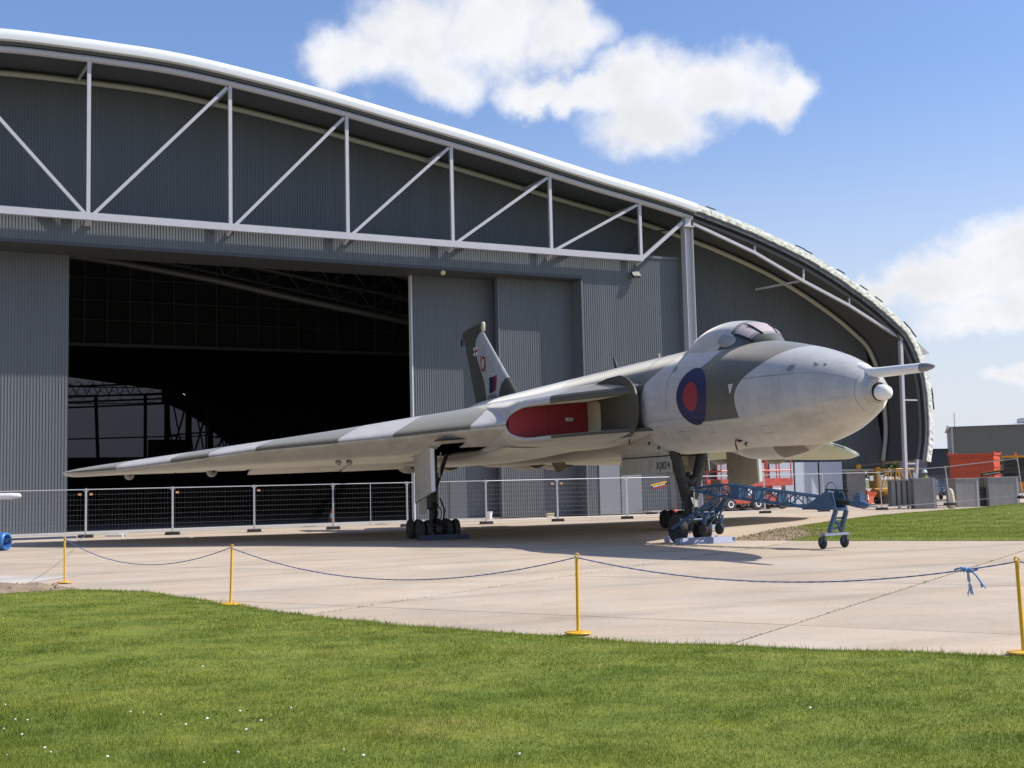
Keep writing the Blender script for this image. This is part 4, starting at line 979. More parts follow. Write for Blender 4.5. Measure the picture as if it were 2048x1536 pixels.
    mb = MB(); mb.prism([A(11.15, side*1.685, 3.36), A(11.15, side*1.685, 4.05), A(11.22, side*1.685, 4.15), A(11.36, side*1.685, 4.21), A(12.10, side*1.685, 4.21), A(12.10, side*1.685, 3.28), A(11.22, side*1.685, 3.28)], A(0, side*.012, 0)-A(0, 0, 0)); mb.build('duct_lining', M_CREAM, AIR)
    # red intake blank in two boards
    def blank(t0, t1):
        mb = MB(); n = 14; ts = np.linspace(t0, t1, n); s_of = lambda t: 12.15-.04*t
        up = []; dn = []
        for t in ts:
            zc = float(zLE(t)); m = mouth(t)-.02
            rc = 1.0
            if t < 1.95: rc = .82+.18*math.sqrt(max(0, 1-((1.95-t)/.26)**2))
            up.append(A(s_of(t), side*t, zc+m*rc)); dn.append(A(s_of(t), side*t, zc-m*rc))
        mb.prism(up+dn[::-1], A(.05, 0, 0)-A(0, 0, 0)); return mb.build('intake_blank', M_RED, AIR)
    blank(1.71, 2.995); bo = blank(3.005, 4.30)
    mk = MB()
    if side > 0:
        for k in range(5): mk.box(A(11.96, 2.47-k*.052, 3.70), (.008, .03, .075)); 
        mk.box(A(11.965, 2.37, 3.745), (.006, .24, .012)); mk.box(A(11.965, 2.37, 3.655), (.006, .24, .012)); mk.build('stencil_marking', M_DECW, bo)
    # undernacelle bulge and jet pipes
    mb = MB(); rg = []
    for s in np.linspace(12.5, 27.3, 26):
        q = (s-12.5)/14.8; dz = .34*math.sin(pi*min(1, q*1.25+.02))**.6 if q < .8 else .34*math.sin(pi*.999)**.6
        dz = .05+.33*math.sin(min(q*2.2, 1)*pi/2)*(1 if q < .75 else 1-.3*(q-.75)/.25)
        rg.append([A(s, side*(2.6+1.55*math.sin(a)), 2.92-dz*max(0, math.cos(a))**.7) for a in np.linspace(-pi/2, pi/2, 17)])
    mb.rings(rg, closed=False, cap0=False, cap1=False); o = mb.build('engine_bay_fairing', M_AIR, AIR, ang=60); paint(o.data, lambda s, t, z: (-1, 1))
    for t in (1.9, 3.25):
        mb = MB(); mb.lathe([(.50, 0), (.53, .6), (.50, 1.6), (.46, 2.1), (.40, 2.1), (.38, .3), (0, .3)], A(26.0, side*t, 2.95), (-1, 0, -.04), 20); mb.build('jet_pipe', mat('burnt metal', (.20, .18, .15), .45, metal=.6, var=.2), AIR, ang=50)
# fin
mb = MB(); rg = []
for q in np.linspace(0, 1, 24):
    z = 4.9+q*(8.42-4.9); sl = 22.25+(z-4.9)/(8.42-4.9)*(27.05-22.25); st = 28.0+(z-4.9)/(8.42-4.9)*(29.75-28.0); c = st-sl; th = .26*(1-.55*q)
    prof = [(0, 0), (.015, .3), (.05, .55), (.15, .85), (.35, 1), (.6, .8), (.85, .35), (1, .03)]
    rg.append([A(sl+a*c, th*b, z) for a, b in prof]+[A(sl+a*c, -th*b, z) for a, b in prof[-2:0:-1]])
mb.rings(rg); fin = mb.build('fin', M_AIRF, AIR, ang=40)
def fin_camo(s, t, z):
    sl = 22.25+(z-4.9)/3.52*4.8; st = 28+(z-4.9)/3.52*1.75
    rear = s-float(herm([4.9, 5.6, 6.1, 6.7, 7.3, 7.8, 8.1, 8.42], [26.2, 26.3, 26.5, 27.0, 27.55, 27.75, 27.6, 27.1])(z))
    front = .95-math.hypot((s-23.35)/1.25, (z-5.35)/.95)
    return max(rear, front), -1
bm = bmesh.new(); bm.from_mesh(fin.data); bmesh.ops.subdivide_edges(bm, edges=[e for e in bm.edges if abs(e.verts[0].co.z-e.verts[1].co.z) < .01], cuts=5); bm.to_mesh(fin.data); bm.free()
paint(fin.data, fin_camo)
mb = MB(); rg = []
for q in np.linspace(0, 1, 8):
    z = 8.42+q*.34; sl = 26.95+q*.06; st = 29.85+(q*.0); th = (.13 if q < .9 else .09)
    if q > .6: st = 29.85-(q-.6)*1.6
    prof = [(0, .25), (.03, .8), (.2, 1), (.6, .9), (1, .4)]
    rg.append([A(sl+a*(st-sl), th*b, z) for a, b in prof]+[A(sl+a*(st-sl), -th*b, z) for a, b in prof[::-1]])
mb.rings(rg); ft_ = mb.build('fin_cap', M_AIRF, AIR, ang=40); paint(ft_.data, lambda s, t, z: (1, -1))
mb = MB(); mb.lathe([(.05, -.2), (.085, -.16), (.085, .14), (.05, .2), (0, .21)], A(26.98, 0, 8.60), (.12, 0, 1), 12); mb.build('fin_radome', M_CREAM, fin, smooth=True)
mb = MB(); mb.box(A(29.95, 0, 8.25), (.22, .12, .30)); mb.build('tail_lamp_housing', M_BLACK, fin)
def fin_t(s, z):
    q = (z-4.9)/3.52; sl = 22.25+q*4.8; st = 28+q*1.75; c = (s-sl)/(st-sl); th = .26*(1-.55*q)
    return th*float(np.interp(c, [0, .015, .05, .15, .35, .6, .85, 1], [0, .3, .55, .85, 1, .8, .35, .03]))
def fin_poly(name, pts, m, off=.008, parent=None):
    mb = MB(); mb.add([A(s, fin_t(s, z)+off, z) for s, z in pts], [tuple(range(len(pts)))]); return mb.build(name, m, parent or fin)
def fin_rect(name, s0, s1, z0, z1, m, off=.008, parent=None): return fin_poly(name, [(s0, z0), (s1, z0), (s1, z1), (s0, z1)], m, off, parent)
fl = fin_rect('fin_flash', 25.15, 25.75, 5.62, 6.28, M_ROUNDB); fin_rect('flash_red', 24.85, 25.15, 5.66, 6.30, M_ROUNDR)
wf = fin_rect('small_flag', 27.35, 28.0, 7.42, 7.80, M_DECW, .012); fin_rect('flag_cross', 27.62, 27.74, 7.42, 7.80, M_ROUNDR, .016, wf); fin_rect('flag_cross', 27.35, 28.0, 7.57, 7.65, M_ROUNDR, .02, wf)
ring_ = [(26.62+.34*math.cos(a), 6.95+.33*math.sin(a)) for a in np.linspace(0, 2*pi, 25)[:-1]]
eb = fin_poly('squadron_badge', ring_, M_ROUNDR, .012); fin_poly('badge_centre', [(26.62+.24*math.cos(a), 6.95+.235*math.sin(a)) for a in np.linspace(0, 2*pi, 25)[:-1]], mat('buff marking', (.50, .42, .28), .5), .018, eb)
fin_rect('badge_stem', 26.93, 26.97, 7.05, 7.36, M_ROUNDR, .018, eb); fin_rect('badge_stem', 26.25, 26.29, 6.52, 6.85, M_ROUNDR, .018, eb)
text_obj('XJ824', .42, 'serial_marking', M_DECK, fin, basis((1, 0, 0), (0, 0, 1), (0, -1, 0), A(25.2, .30, 5.36)))
# tail cone dome
mb = MB(); mb.lathe([(.72, 0), (.6, .35), (.3, .55), (0, .6)], A(30.25, 0, 4.1), (-1, 0, 0), 24); mb.build('tail_cone', M_LTGREY, AIR, smooth=True)

# ---- undercarriage
def wheel(parent, c, r, w, hub=True, name='wheel'):
    mb = MB(); c = Vector(c); ax = Vector((0, 1, 0)); h = w/2
    mb.lathe([(r*.58, -h*.8), (r*.74, -h), (r*.92, -h*.86), (r*.985, -h*.5), (r, 0), (r*.985, h*.5), (r*.92, h*.86), (r*.74, h), (r*.58, h*.8)], c, ax, 32)
    o = mb.build(name, M_RUBBER, parent, ang=45)
    mb = MB(); mb.lathe([(r*.60, -h*.72), (r*.5, -h*.55), (r*.22, -h*.5), (r*.18, -h*.95), (0, -h*.95)], c, ax, 24); mb.lathe([(0, h*.95), (r*.18, h*.95), (r*.22, h*.5), (r*.5, h*.55), (r*.60, h*.72)], c, ax, 24)
    mb.build('hub', mat('dull hub metal', (.15, .15, .15), .5, metal=.4, var=.25, scale=14), o, ang=45); return o
# nose gear
for t in (.38, -.38): wheel(AIR, A(9.0, t, .405), .405, .30, name='nose_wheel')
mb = MB(); mb.tube(A(9, -.62, .405), A(9, .62, .405), .07, 12); mb.build('nose_axle', M_BLACK, AIR)
mb = MB(); mb.path([A(9.0, 0, .34), A(9.0, 0, .9), A(8.95, 0, 1.50)], [.13, .13, .20], 14); mb.lathe([(0, -.17), (.17, -.12), (.19, 0), (.17, .12), (0, .17)], A(8.9, 0, 1.42), (1, 0, .0), 14)
for t in (1, -1): mb.path([A(8.95, t*.08, 1.25), A(8.93, t*.24, 1.80), A(8.92, t*.46, 2.62)], [.17, .15, .15], 12)
mb.path([A(8.95, .17, 1.80), A(8.93, 0, 1.66), A(8.95, -.17, 1.80)], .16, 10)
mb.build('nose_leg', M_BLACK, AIR, ang=50)
mb = MB(); mb.bar(A(8.7, 0, .55), A(8.62, 0, 1.0), .12, .05); mb.bar(A(8.62, 0, 1.0), A(8.85, 0, 1.35), .12, .05); mb.path([A(8.8, .09, 1.35), A(8.66, .12, 1.05), A(8.74, .1, .6), A(8.85, .1, .45)], .018, 6); mb.build('torque_link', M_BLACK, AIR)
mb = MB(); mb.path([A(8.72, -.02, 1.5), A(8.60, .05, 1.1), A(8.66, .1, .65), A(8.8, .2, .5)], .02, 6); mb.build('brake_hose', mat('pale hose', (.35, .32, .28), .6), AIR)
mb = MB(); mb.prism([A(9.55, .33, 2.65), A(9.15, .33, 2.65), A(9.15, .30, .95), A(9.4, .30, 1.0)], A(0, .03, 0)-A(0, 0, 0)); mb.build('leg_door', M_LTGREY, AIR)
mb = MB(); mb.box(A(9.35, 0, 2.45), (.02, .42, .5)); mb.build('bay_bulkhead', M_CREAM, AIR)
mb = MB(); mb.prism([A(12.3, .47, 2.62), A(8.97, .47, 2.64), A(8.95, .51, 2.00), A(12.32, .51, 1.97)], A(0, .04, 0)-A(0, 0, 0)); nd = mb.build('nose_gear_door', M_LTGREY, AIR)
mb = MB(); mb.prism([A(12.3, -.62, 2.60), A(8.97, -.62, 2.62), A(8.95, -.66, 2.02), A(12.32, -.66, 1.98)], A(0, -.04, 0)-A(0, 0, 0)); mb.build('nose_gear_door', M_LTGREY, AIR)
text_obj('XJ824', .235, 'serial_marking', M_DECK, nd, basis((1, 0, 0), (0, 0, 1), (0, -1, 0), A(9.46, .556, 2.20)), extr=.001, font_scale=(1.32, 1.25))
mb = MB(); mb.box(A(10.6, 0, 2.475), (3.2, 1.1, .03)); mb.build('bay_shade_sheet', M_SEALG, AIR)  # flat black sheet paints the dark of the open bay
# main gear
for side in (1, -1):
    T = 4.9*side; S = 18.35
    for ds in (-.62, .62):
        for dt in (-.62, -.36, .36, .62):
            wheel(AIR, A(S+ds, T+dt, .345), .345, .20, name='main_wheel')
        mb = MB(); mb.tube(A(S+ds, T-.72, .345), A(S+ds, T+.72, .345), .06, 10); mb.build('bogie_axle', M_BLACK, AIR)
    mb = MB(); mb.bar(A(S-.75, T, .36), A(S+.75, T, .36), .2, .2); mb.build('bogie_beam', M_BLACK, AIR)
    mb = MB(); mb.path([A(S, T, .36), A(S, T, 1.0), A(S, T, 1.05), A(S+.02, T, 2.95)], [.13, .12, .19, .21], 14)
    mb.path([A(S+.1, T, 1.3), A(S+1.3, T, 2.9)], .10, 10); mb.path([A(S-.1, T, 1.5), A(S-.9, T-side*.3, 2.9)], .07, 8); mb.build('main_leg', M_BLACK, AIR, ang=50)
    mb = MB(); mb.bar(A(S-.2, T, .55), A(S-.42, T, .9), .14, .06); mb.bar(A(S-.42, T, .9), A(S-.2, T, 1.25), .14, .06)
    mb.path([A(S-.2, T-.12*side, 1.2), A(S-.42, T-.2*side, .95), A(S-.25, T-.2*side, .6)], .02, 6); mb.path([A(S-.2, T-.22*side, 1.4), A(S-.3, T-.34*side, 1.0), A(S-.2, T-.3*side, .5)], .03, 6); mb.build('torque_link', M_BLACK, AIR)
    mb = MB(); mb.path([A(S-.75, T-side*.12, 2.95), A(S-.60, T-side*.1, 2.1)], .022, 6); mb.build('retraction_rod', M_GALV, AIR)
    # big outboard door and the small lower door
    mb = MB(); td = 5.82*side
    mb.prism([A(16.95, td, 2.95), A(14.9, td, 3.02), A(14.85, td+.02*side, 1.62), A(16.9, td+.02*side, 1.26)], A(0, side*.07, 0)-A(0, 0, 0)); mb.build('main_gear_door', M_LTGREY, AIR)
    mb = MB(); mb.prism([A(14.84, td, 3.0), A(14.78, td, 2.98), A(14.73, td, 1.66), A(14.79, td, 1.62)], A(0, side*.12, 0)-A(0, 0, 0)); mb.build('painted_sunlit_edge', M_DECW, AIR)  # white strip paints the sunlight on the door's front edge
    mb = MB(); mb.prism([A(17.6, 5.5*side, 1.75), A(16.9, 5.5*side, 1.75), A(16.95, 5.5*side, .92), A(17.55, 5.5*side, .88)], A(0, side*.05, 0)-A(0, 0, 0)); mb.build('leg_door', M_LTGREY, AIR)
    mb = MB(); mb.prism([A(18.9, 4.0*side, 3.22), A(18.9, 5.9*side, 3.16), A(13.6, 5.9*side, 3.2), A(13.6, 4.0*side, 3.25)], (0, 0, .03)); mb.build('well_shade_plate', M_SEALG, AIR)  # black plate stands in for the shade inside the open well
# rag of sheeting hanging under the bomb bay
mb = MB(); mb.add([A(17.0, 1.0, 2.5), A(16.0, .9, 2.5), A(15.7, .95, 2.3), A(16.1, 1.05, 2.15), A(16.6, 1.0, 2.2)], [(0, 1, 2, 3, 4)]); mb.build('loose_sheet', mat('canvas sheet', (.36, .30, .18), .9, var=.2), AIR)

# ------------------------------------------------------------------ chocks
def aw(s, t, z=0):
    v = A(s, t, z); c, q = math.cos(R(-70.2)), math.sin(R(-70.2)); b = AIR.location
    return (b.x+v.x*c-v.y*q, b.y+v.x*q+v.y*c, z)
def chock(s, t, L_, label, m, rz=0):
    th = thing('wheel_chock', label, 'wheel chock', aw(s, t), R(-70.2)+rz, 'blue boards chocking the wheels')
    mb = MB(); mb.prism([(-.17, -L_/2, .006), (.17, -L_/2, .006), (.08, -L_/2, .17), (-.08, -L_/2, .17)], (0, L_, 0)); mb.build('wedge', m, th)
    mb = MB(); mb.box((0, L_/2+.02, .08), (.3, .04, .14)); mb.box((0, -L_/2-.02, .08), (.3, .04, .14)); mb.build('end_plate', m, th)
chock(8.36, -.12, 1.65, 'pale blue chock board against the front of the nose wheels', M_BLUEL)
chock(9.62, -.35, 1.5, 'pale blue chock board behind the nose wheels', M_BLUEL)
chock(17.20, 4.85, 1.6, 'dark blue chock in shade before the starboard main wheels', mat('shaded blue board', (.045, .055, .085), .6, var=.15))  # chock blue darkened, with the shade under the wing put into its colour
chock(17.20, -4.9, 1.5, 'blue chock before the far port main wheels', M_BLUE)

# ------------------------------------------------------------------ tow bar
p0 = Vector(aw(8.62, 0)); p1 = Vector((7.80, 29.75, 0)); dv = (p1-p0); Lb = dv.length; th_ = math.atan2(dv.y, dv.x)
TB = thing('tow_bar', 'blue lattice tow bar on castors leading from the nose wheel', 'tow bar', p0, th_)
def lat(name, a, za, b, zb, w0, h0, w1, h1, nb, r=.022):
    mb = MB()
    def P(q, i, j):
        x = a+(b-a)*q; z = za+(zb-za)*q; w = w0+(w1-w0)*q; h = h0+(h1-h0)*q; return (x, i*w/2, z+j*h/2)
    for i in (-1, 1):
        for j in (-1, 1): mb.tube(P(0, i, j), P(1, i, j), r*1.25, 7)
    for k in range(nb):
        q0, q1 = k/nb, (k+1)/nb; f = 1 if k % 2 else -1
        for i in (-1, 1): mb.tube(P(q0, i, -f), P(q1, i, f), r*.85, 6)
        mb.tube(P(q0, -f, 1), P(q1, f, 1), r*.8, 6); mb.tube(P(q0, -f, -1), P(q1, f, -1), r*.8, 6)
        for i in (-1, 1): mb.tube(P(q1, i, -1), P(q1, i, 1), r*.8, 6)
    return mb.build(name, M_BLUE, TB, ang=50)
lat('lattice_boom', .05, 1.50, 1.25, 1.46, .16, .08, .34, .34, 3)
lat('lattice_boom', 1.25, 1.46, 4.75, 1.10, .34, .34, .30, .30, 8)
mb = MB(); mb.box((1.75, 0, 1.41), (.32, .36, .30)); mb.box((2.45, 0, 1.335), (.10, .36, .32)); mb.box((3.3, 0, 1.25), (.05, .34, .3)); mb.build('boom_plate', M_BLUE, TB)
mb = MB()
for i in (-1, 1):
    mb.tube((1.1, i*.14, 1.32), (-.28, i*.66, .42), .045, 8); mb.tube((.95, i*.20, 1.10), (.10, i*.45, .58), .03, 8)
    mb.tube((1.1, i*.10, 1.2), (.55, i*.30, .62), .03, 8)
mb.tube((.4, -.48, .86), (.4, .48, .86), .03, 8); mb.tube((.1, -.5, .66), (.1, .5, .66), .035, 8); mb.tube((.4, -.3, .86), (.1, .45, .66), .025, 8); mb.build('axle_fork', M_BLUE, TB, ang=50)
for y in (-.30, .30):
    mb = MB(); mb.bar((.75, y, .78), (.62, y, .42), .06, .04); mb.tube((.62, y, .80), (.62, y, .42), .03, 8); cf = mb.build('jockey_strut', M_BLUE, TB)
    mb = MB(); mb.lathe([(.05, -.045), (.13, -.05), (.155, -.03), (.16, 0), (.155, .03), (.13, .05), (.05, .045)], (.60, y, .40), (0, 1, 0), 20); mb.build('jockey_wheel', M_RUBBER, TB, ang=50)
mb = MB(); mb.tube((.62, -.36, .78), (.62, .36, .78), .03, 8); mb.bar((.3, 0, .8), (.75, 0, .82), .08, .05); mb.build('jockey_axle', M_BLUE, TB)
# head triangle plate, castor stand, hitch
mb = MB()
for y in (-.19, .19): mb.prism([(4.15, y, .98), (4.95, y, 1.42), (5.15, y, 1.36), (5.25, y, .96)], (0, .02, 0))
mb.box((4.7, 0, .97), (1.1, .40, .04)); mb.build('head_plate', M_BLUE, TB)
mb = MB()
for y in (-.18, .20):
    mb.bar((5.00, y, 1.40), (5.22, y, .92), .07, .08); mb.bar((5.22, y, .92), (5.0, y*1.1, .40), .08, .09)
for z, a in ((.50, .02), (.62, .05), (.74, .08)): mb.bar((5.0+a*1.4, -.18, z), (5.0+a*1.4, .2, z), .04, .05)
mb.bar((5.14, -.17, .76), (5.04, .2, .44), .04, .04); mb.bar((5.2, -.18, .95), (5.2, .2, .95), .06, .06); mb.build('castor_stand', M_BLUE, TB)
mb = MB(); mb.box((5.0, .0, .35), (.16, .86, .05)); mb.build('castor_beam', M_BLUEL, TB)
for y in (-.39, .39):
    mb = MB(); mb.tube((5.0, y, .34), (5.0, y, .25), .04, 8)
    for q in (-.06, .06): mb.bar((5.0, y+q, .28), (4.95, y+q, .14), .012, .07)
    cs = mb.build('castor_fork', M_BLUE, TB)
    mb = MB(); mb.lathe([(.04, -.04), (.13, -.045), (.150, -.025), (.153, 0), (.150, .025), (.13, .045), (.04, .04)], (4.95, y, .155), (.25, 1, 0), 22); mb.build('castor_wheel', M_RUBBER, TB, ang=50)
mb = MB(); mb.bar((4.9, -.16, 1.44), (5.25, .26, 1.40), .05, .05); mb.build('crank_handle', M_BLACK, TB)
mb = MB(); mb.path([(4.95+.17*math.cos(a), 0, 1.42+.20*math.sin(a)) for a in np.linspace(.0, pi, 12)], .012, 6); mb.build('lifting_hoop', M_BLUE, TB)
mb = MB(); mb.path([(5.1, 0, 1.16), (5.6, 0, 1.10)], .065, 10); mb.build('draw_tube', M_BLACK, TB)
mb = MB(); mb.path([(5.55, 0, 1.10), (5.75, 0, 1.08), (5.95, 0, 1.06), (6.1, 0, 1.05)], [.07, .09, .10, .04], 12); mb.box((5.80, 0, 1.20), (.20, .16, .18)); mb.tube((5.8, 0, 1.3), (5.8, 0, 1.36), .07, 8); mb.build('hitch_head', M_BLUE, TB, ang=50)
mb = MB(); mb.tube((6.05, 0, 1.03), (6.38, -.02, 1.02), .02, 6); mb.build('hitch_pin', M_GALV, TB)

# ------------------------------------------------------------------ rope barrier
POSTS = [(-8.93, 23.90), (-4.34, 18.35), (.68, 13.73), (4.735, 11.41)]
PH = .90
def barrier_post(x, y, label, lean):
    t = thing('barrier_post', label, 'barrier post', (x, y, .022), 0, 'yellow rope barrier posts'); t.rotation_euler = lean
    mb = MB(); mb.lathe([(.15, 0), (.155, .006), (.15, .014), (.03, .022), (0, .022)], (0, 0, 0), (0, 0, 1), 28); mb.build('base_disc', M_YELLOW, t, ang=40)
    mb = MB(); mb.lathe([(.019, .01), (.019, PH-.05), (.012, PH-.045), (.0, PH-.045)], (0, 0, 0), (0, 0, 1), 14); mb.build('stem', M_YELLOW, t, ang=40)
    mb = MB(); mb.path([(.0+.022*math.cos(a), 0, PH-.03+.022*math.sin(a)) for a in np.linspace(0, 2*pi, 13)], .008, 6); mb.lathe([(.012, PH-.06), (.022, PH-.055), (.02, PH-.045)], (0, 0, 0), (0, 0, 1), 10); mb.build('rope_eye', M_YELLOW, t, ang=60)
barrier_post(*POSTS[0], 'yellow barrier post leftmost, beside the soil patch', (0, R(-.5), 0))
barrier_post(*POSTS[1], 'yellow barrier post second from left at the lawn edge', (0, R(1.6), 0))
barrier_post(*POSTS[2], 'yellow barrier post in front of the wing root shadow', (0, R(.6), 0))
barrier_post(*POSTS[3], 'yellow barrier post cut by the right picture edge', (0, R(-1.0), 0))
def span(a, b, sag, n=26, za=PH-.03, zb=PH-.03):
    a, b = Vector((*a, za)), Vector((*b, zb)); return [a.lerp(b, q)-Vector((0, 0, sag*4*q*(1-q))) for q in np.linspace(0, 1, n)]
rp = []
rp += span((-14.1, 39.5), POSTS[0], .10, 30, .45)[:-1]
rp += span(POSTS[0], POSTS[1], .37)[:-1]; rp += span(POSTS[1], POSTS[2], .36)[:-1]; rp += span(POSTS[2], POSTS[3], .235)[:-1]; rp += span(POSTS[3], (8.9, 9.1), .3)
RP = thing('barrier_rope', 'blue rope sagging between the yellow posts, knotted and frayed at right', 'rope', (0, 0, 0))
def twist_rope(pts, r, name, m, parent):
    mb = MB(); P = []
    for a, b in zip(pts[:-1], pts[1:]):
        k = max(2, int((b-a).length/.06)); P += [a.lerp(b, q/k) for q in range(k)]
    P.append(pts[-1]); mb.path(P, [r*(1+.16*(-1)**i) for i in range(len(P))], 6); return mb.build(name, m, parent)
twist_rope(rp, .0070, 'rope_line', M_ROPE, RP)
kn = Vector(span(POSTS[2], POSTS[3], .235, 101)[90])
mb = MB()
for q, (ox, rr, ph) in enumerate(((-.040, .015, .3), (-.022, .019, 1.2), (-.004, .021, 2.0), (.016, .019, .6), (.034, .016, 1.7))):
    mb.path([kn+Vector((ox+.012*math.sin(a*1+ph), -.5*ox+rr*math.cos(a), rr*math.sin(a))) for a in np.linspace(0, 2*pi, 13)], .0075, 6)
mb.path([kn+Vector((-.10, .055, -.002)), kn+Vector((-.04, .02, .02)), kn+Vector((.02, -.02, -.02)), kn+Vector((.09, -.045, .004))], .010, 6); mb.build('knot', M_ROPEL, RP, smooth=True)
mb = MB()
for k in range(9):
    d = random.uniform(-.018, .018); e = random.uniform(-.03, .03)
    mb.path([kn+Vector((.01+d*.3, 0, -.01)), kn+Vector((.02+d, 0, -.10)), kn+Vector((.02-d, 0, -.15)), kn+Vector((.02+e, random.uniform(-.02, .02), -.215-random.random()*.04))], .0042, 4)
mb.build('frayed_end', mat('pale frayed rope', (.33, .42, .62), .85, var=.25, scale=40), RP)
mb = MB(); mb.path([kn+Vector((.03, 0, 0)), kn+Vector((.09, 0, -.06)), kn+Vector((.13, 0, -.12))], .009, 6)
for k in range(8): mb.path([kn+Vector((.125, 0, -.115)), kn+Vector((.155+random.uniform(-.02, .02), random.uniform(-.015, .015), -.165+random.uniform(-.02, .015)))], .006, 4)
mb.build('frayed_end', M_ROPEL, RP)

# ------------------------------------------------------------------ site fence
FJ = [(-25.0, 48.75, 0), (-21.5, 49.7, 0), (-18.04, 50.6, 0), (-14.72, 51.75, 0), (-11.45, 52.85, 0), (-8.15, 53.95, 0), (-4.95, 55.25, 0), (-1.35, 56.3, 0), (2.05, 57.95, 0), (5.53, 59.51, 0), (9.3, 61.6, 0), (13.2, 63.6, 0), (16.5, 64.4, 0), (19.7, 64.7, 0), (22.75, 63.0, .20), (25.6, 60.6, .52)]
def wire_mesh(L_):
    mb = MB()
    for z in np.arange(.30, 1.98, .215): mb.tube((.03, 0, z), (L_-.03, 0, z), .0021, 4)
    for x in np.arange(.12, L_, .13): mb.tube((x, 0, .16), (x, 0, 2.0), .0012, 3)
    return mb
FL = 3.44
FP0 = thing('site_fence', 'x', 'site fence', (0, 0, 0), 0, 'galvanised site fence panels across the apron')
for x in (.02, FL-.02):
    mb = MB(); mb.tube((x, 0, .02), (x, 0, 2.07), .021, 8); mb.build('upright', M_GALV, FP0)
mb = MB(); mb.tube((.02, 0, 2.02), (FL-.02, 0, 2.02), .019, 8); mb.build('top_rail', M_GALV, FP0); mb = MB(); mb.tube((.02, 0, .16), (FL-.02, 0, .16), .017, 8); mb.build('bottom_rail', M_GALV, FP0)
wire_mesh(FL).build('wire_mesh', mat('dull wire', (.24, .24, .25), .5, metal=.3), FP0, kind='stuff')
mb = MB()
for x, s in ((.02, 1), (FL-.02, -1)): mb.bar((x, 0, 1.90), (x+s*.11, 0, 2.02), .018, .018)
mb.build('corner_brace', M_GALV, FP0)
tagm = MB().box((.20, -.025, 1.82), (.13, .01, .09)).mesh('tag_plate', M_ORTAG)
flabels = ['fence panel at the left picture edge before the grey door', 'fence panel left of the open doorway, half before the grey door', 'fence panel at the left edge of the dark doorway', 'second fence panel in the dark doorway from the left',
           'middle fence panel of the dark doorway, under the wing', 'fence panel in the doorway showing an extra middle upright', 'fence panel just left of the starboard main wheels', 'fence panel right of the main wheels, before the white bucket',
           'fence panel under the fuselage before the first ribbed wall', 'fence panel carrying a tilted yellow and red strip', 'fence panel behind the nose leg', 'fence panel before the red scissor lift', 'fence panel before the pale hoarding sheets', 'fence panel beside the grey slatted crate', 'fence panel on the grass bank before the orange skip']
for i in range(len(FJ)-1):
    a, b = Vector(FJ[i]), Vector(FJ[i+1]); d = b-a
    o = FP0 if i == 0 else copy_tree(FP0)
    o.location = a+Vector((0, 0, .0)); o.rotation_euler = (0, -math.atan2(d.z, math.hypot(d.x, d.y)), math.atan2(d.y, d.x)); o.scale = (d.length/FL, 1, 1); o['label'] = flabels[i]
    if i in (2, 3, 4, 7, 8, 1):
        t = bpy.data.objects.new('tag_plate', tagm); COL.objects.link(t); t.parent = o
        if i in (1, 7): t.location = (FL-.44, 0, 0)
    if i == 5:
        mb = MB(); mb.tube((1.72, 0, .16), (1.72, 0, 2.0), .017, 8); mb.build('middle_upright', M_GALV, o)
    if i == 9:
        mb = MB(); 
        for k, m in ((0, M_JCB), (1, M_BLACK), (2, M_ROUNDR)):
            q = MB(); q.box((1.55+.035*k, -.03, 1.70-.085*k), (.78, .02, .085), ry=R(-12)); q.build('banner_strip', m, o)
        q = MB()
        for k in range(11): q.box((1.28+k*.055, -.045, 1.545+k*.0117), (.035, .01, .055), ry=R(-12))
        q.build('banner_letters', M_DECW, o)
    if i == 14:
        q = MB(); q.box((2.2, -.03, 1.42), (1.05, .02, .17), ry=R(-3)); bb = q.build('banner_board', M_BLACK, o)
        q = MB(); q.box((2.2, -.032, 1.525), (1.05, .024, .03), ry=R(-3)); q.build('banner_strip', M_JCB, o)
        q = MB()
        for k in range(13): q.box((1.80+k*.062, -.045, 1.395+k*.0032), (.042, .01, .05), ry=R(-3))
        q.build('banner_letters', M_DECW, bb)
    if i in (12, 13):
        q = MB(); q.box((2.9 if i == 12 else 1.9, -.03, 1.72), (.22, .02, .26)); q.build('white_notice', M_DECW, o)
fb0 = MB(); fb0.prism([(-.31, -.11, .005), (.31, -.11, .005), (.29, -.11, .13), (-.29, -.11, .13)], (0, .22, 0)); fbm = fb0.mesh('fence_block', M_RUBBER)
blab = ['far left outside the doorway', 'left before the grey door', 'at the left jamb of the doorway', 'second in the dark doorway', 'third in the dark doorway', 'fourth in the dark doorway', 'behind the main wheels', 'right of the main wheels near the bucket', 'under the fuselage middle', 'before the grey flush doors', 'behind the nose leg', 'before the red scissor lift', 'before the hoarding', 'beside the slatted crate', 'at the foot of the grass bank', 'on the grass bank at right']
for i, p in enumerate(FJ):
    o = bpy.data.objects.new('fence_block', fbm); COL.objects.link(o); o.location = p; o.rotation_euler = (0, 0, R(16)+random.uniform(-.3, .3)+pi/2*(0)); tag(o, 'black rubber fence foot '+blab[i], 'fence foot', 'rubber feet under the site fence')

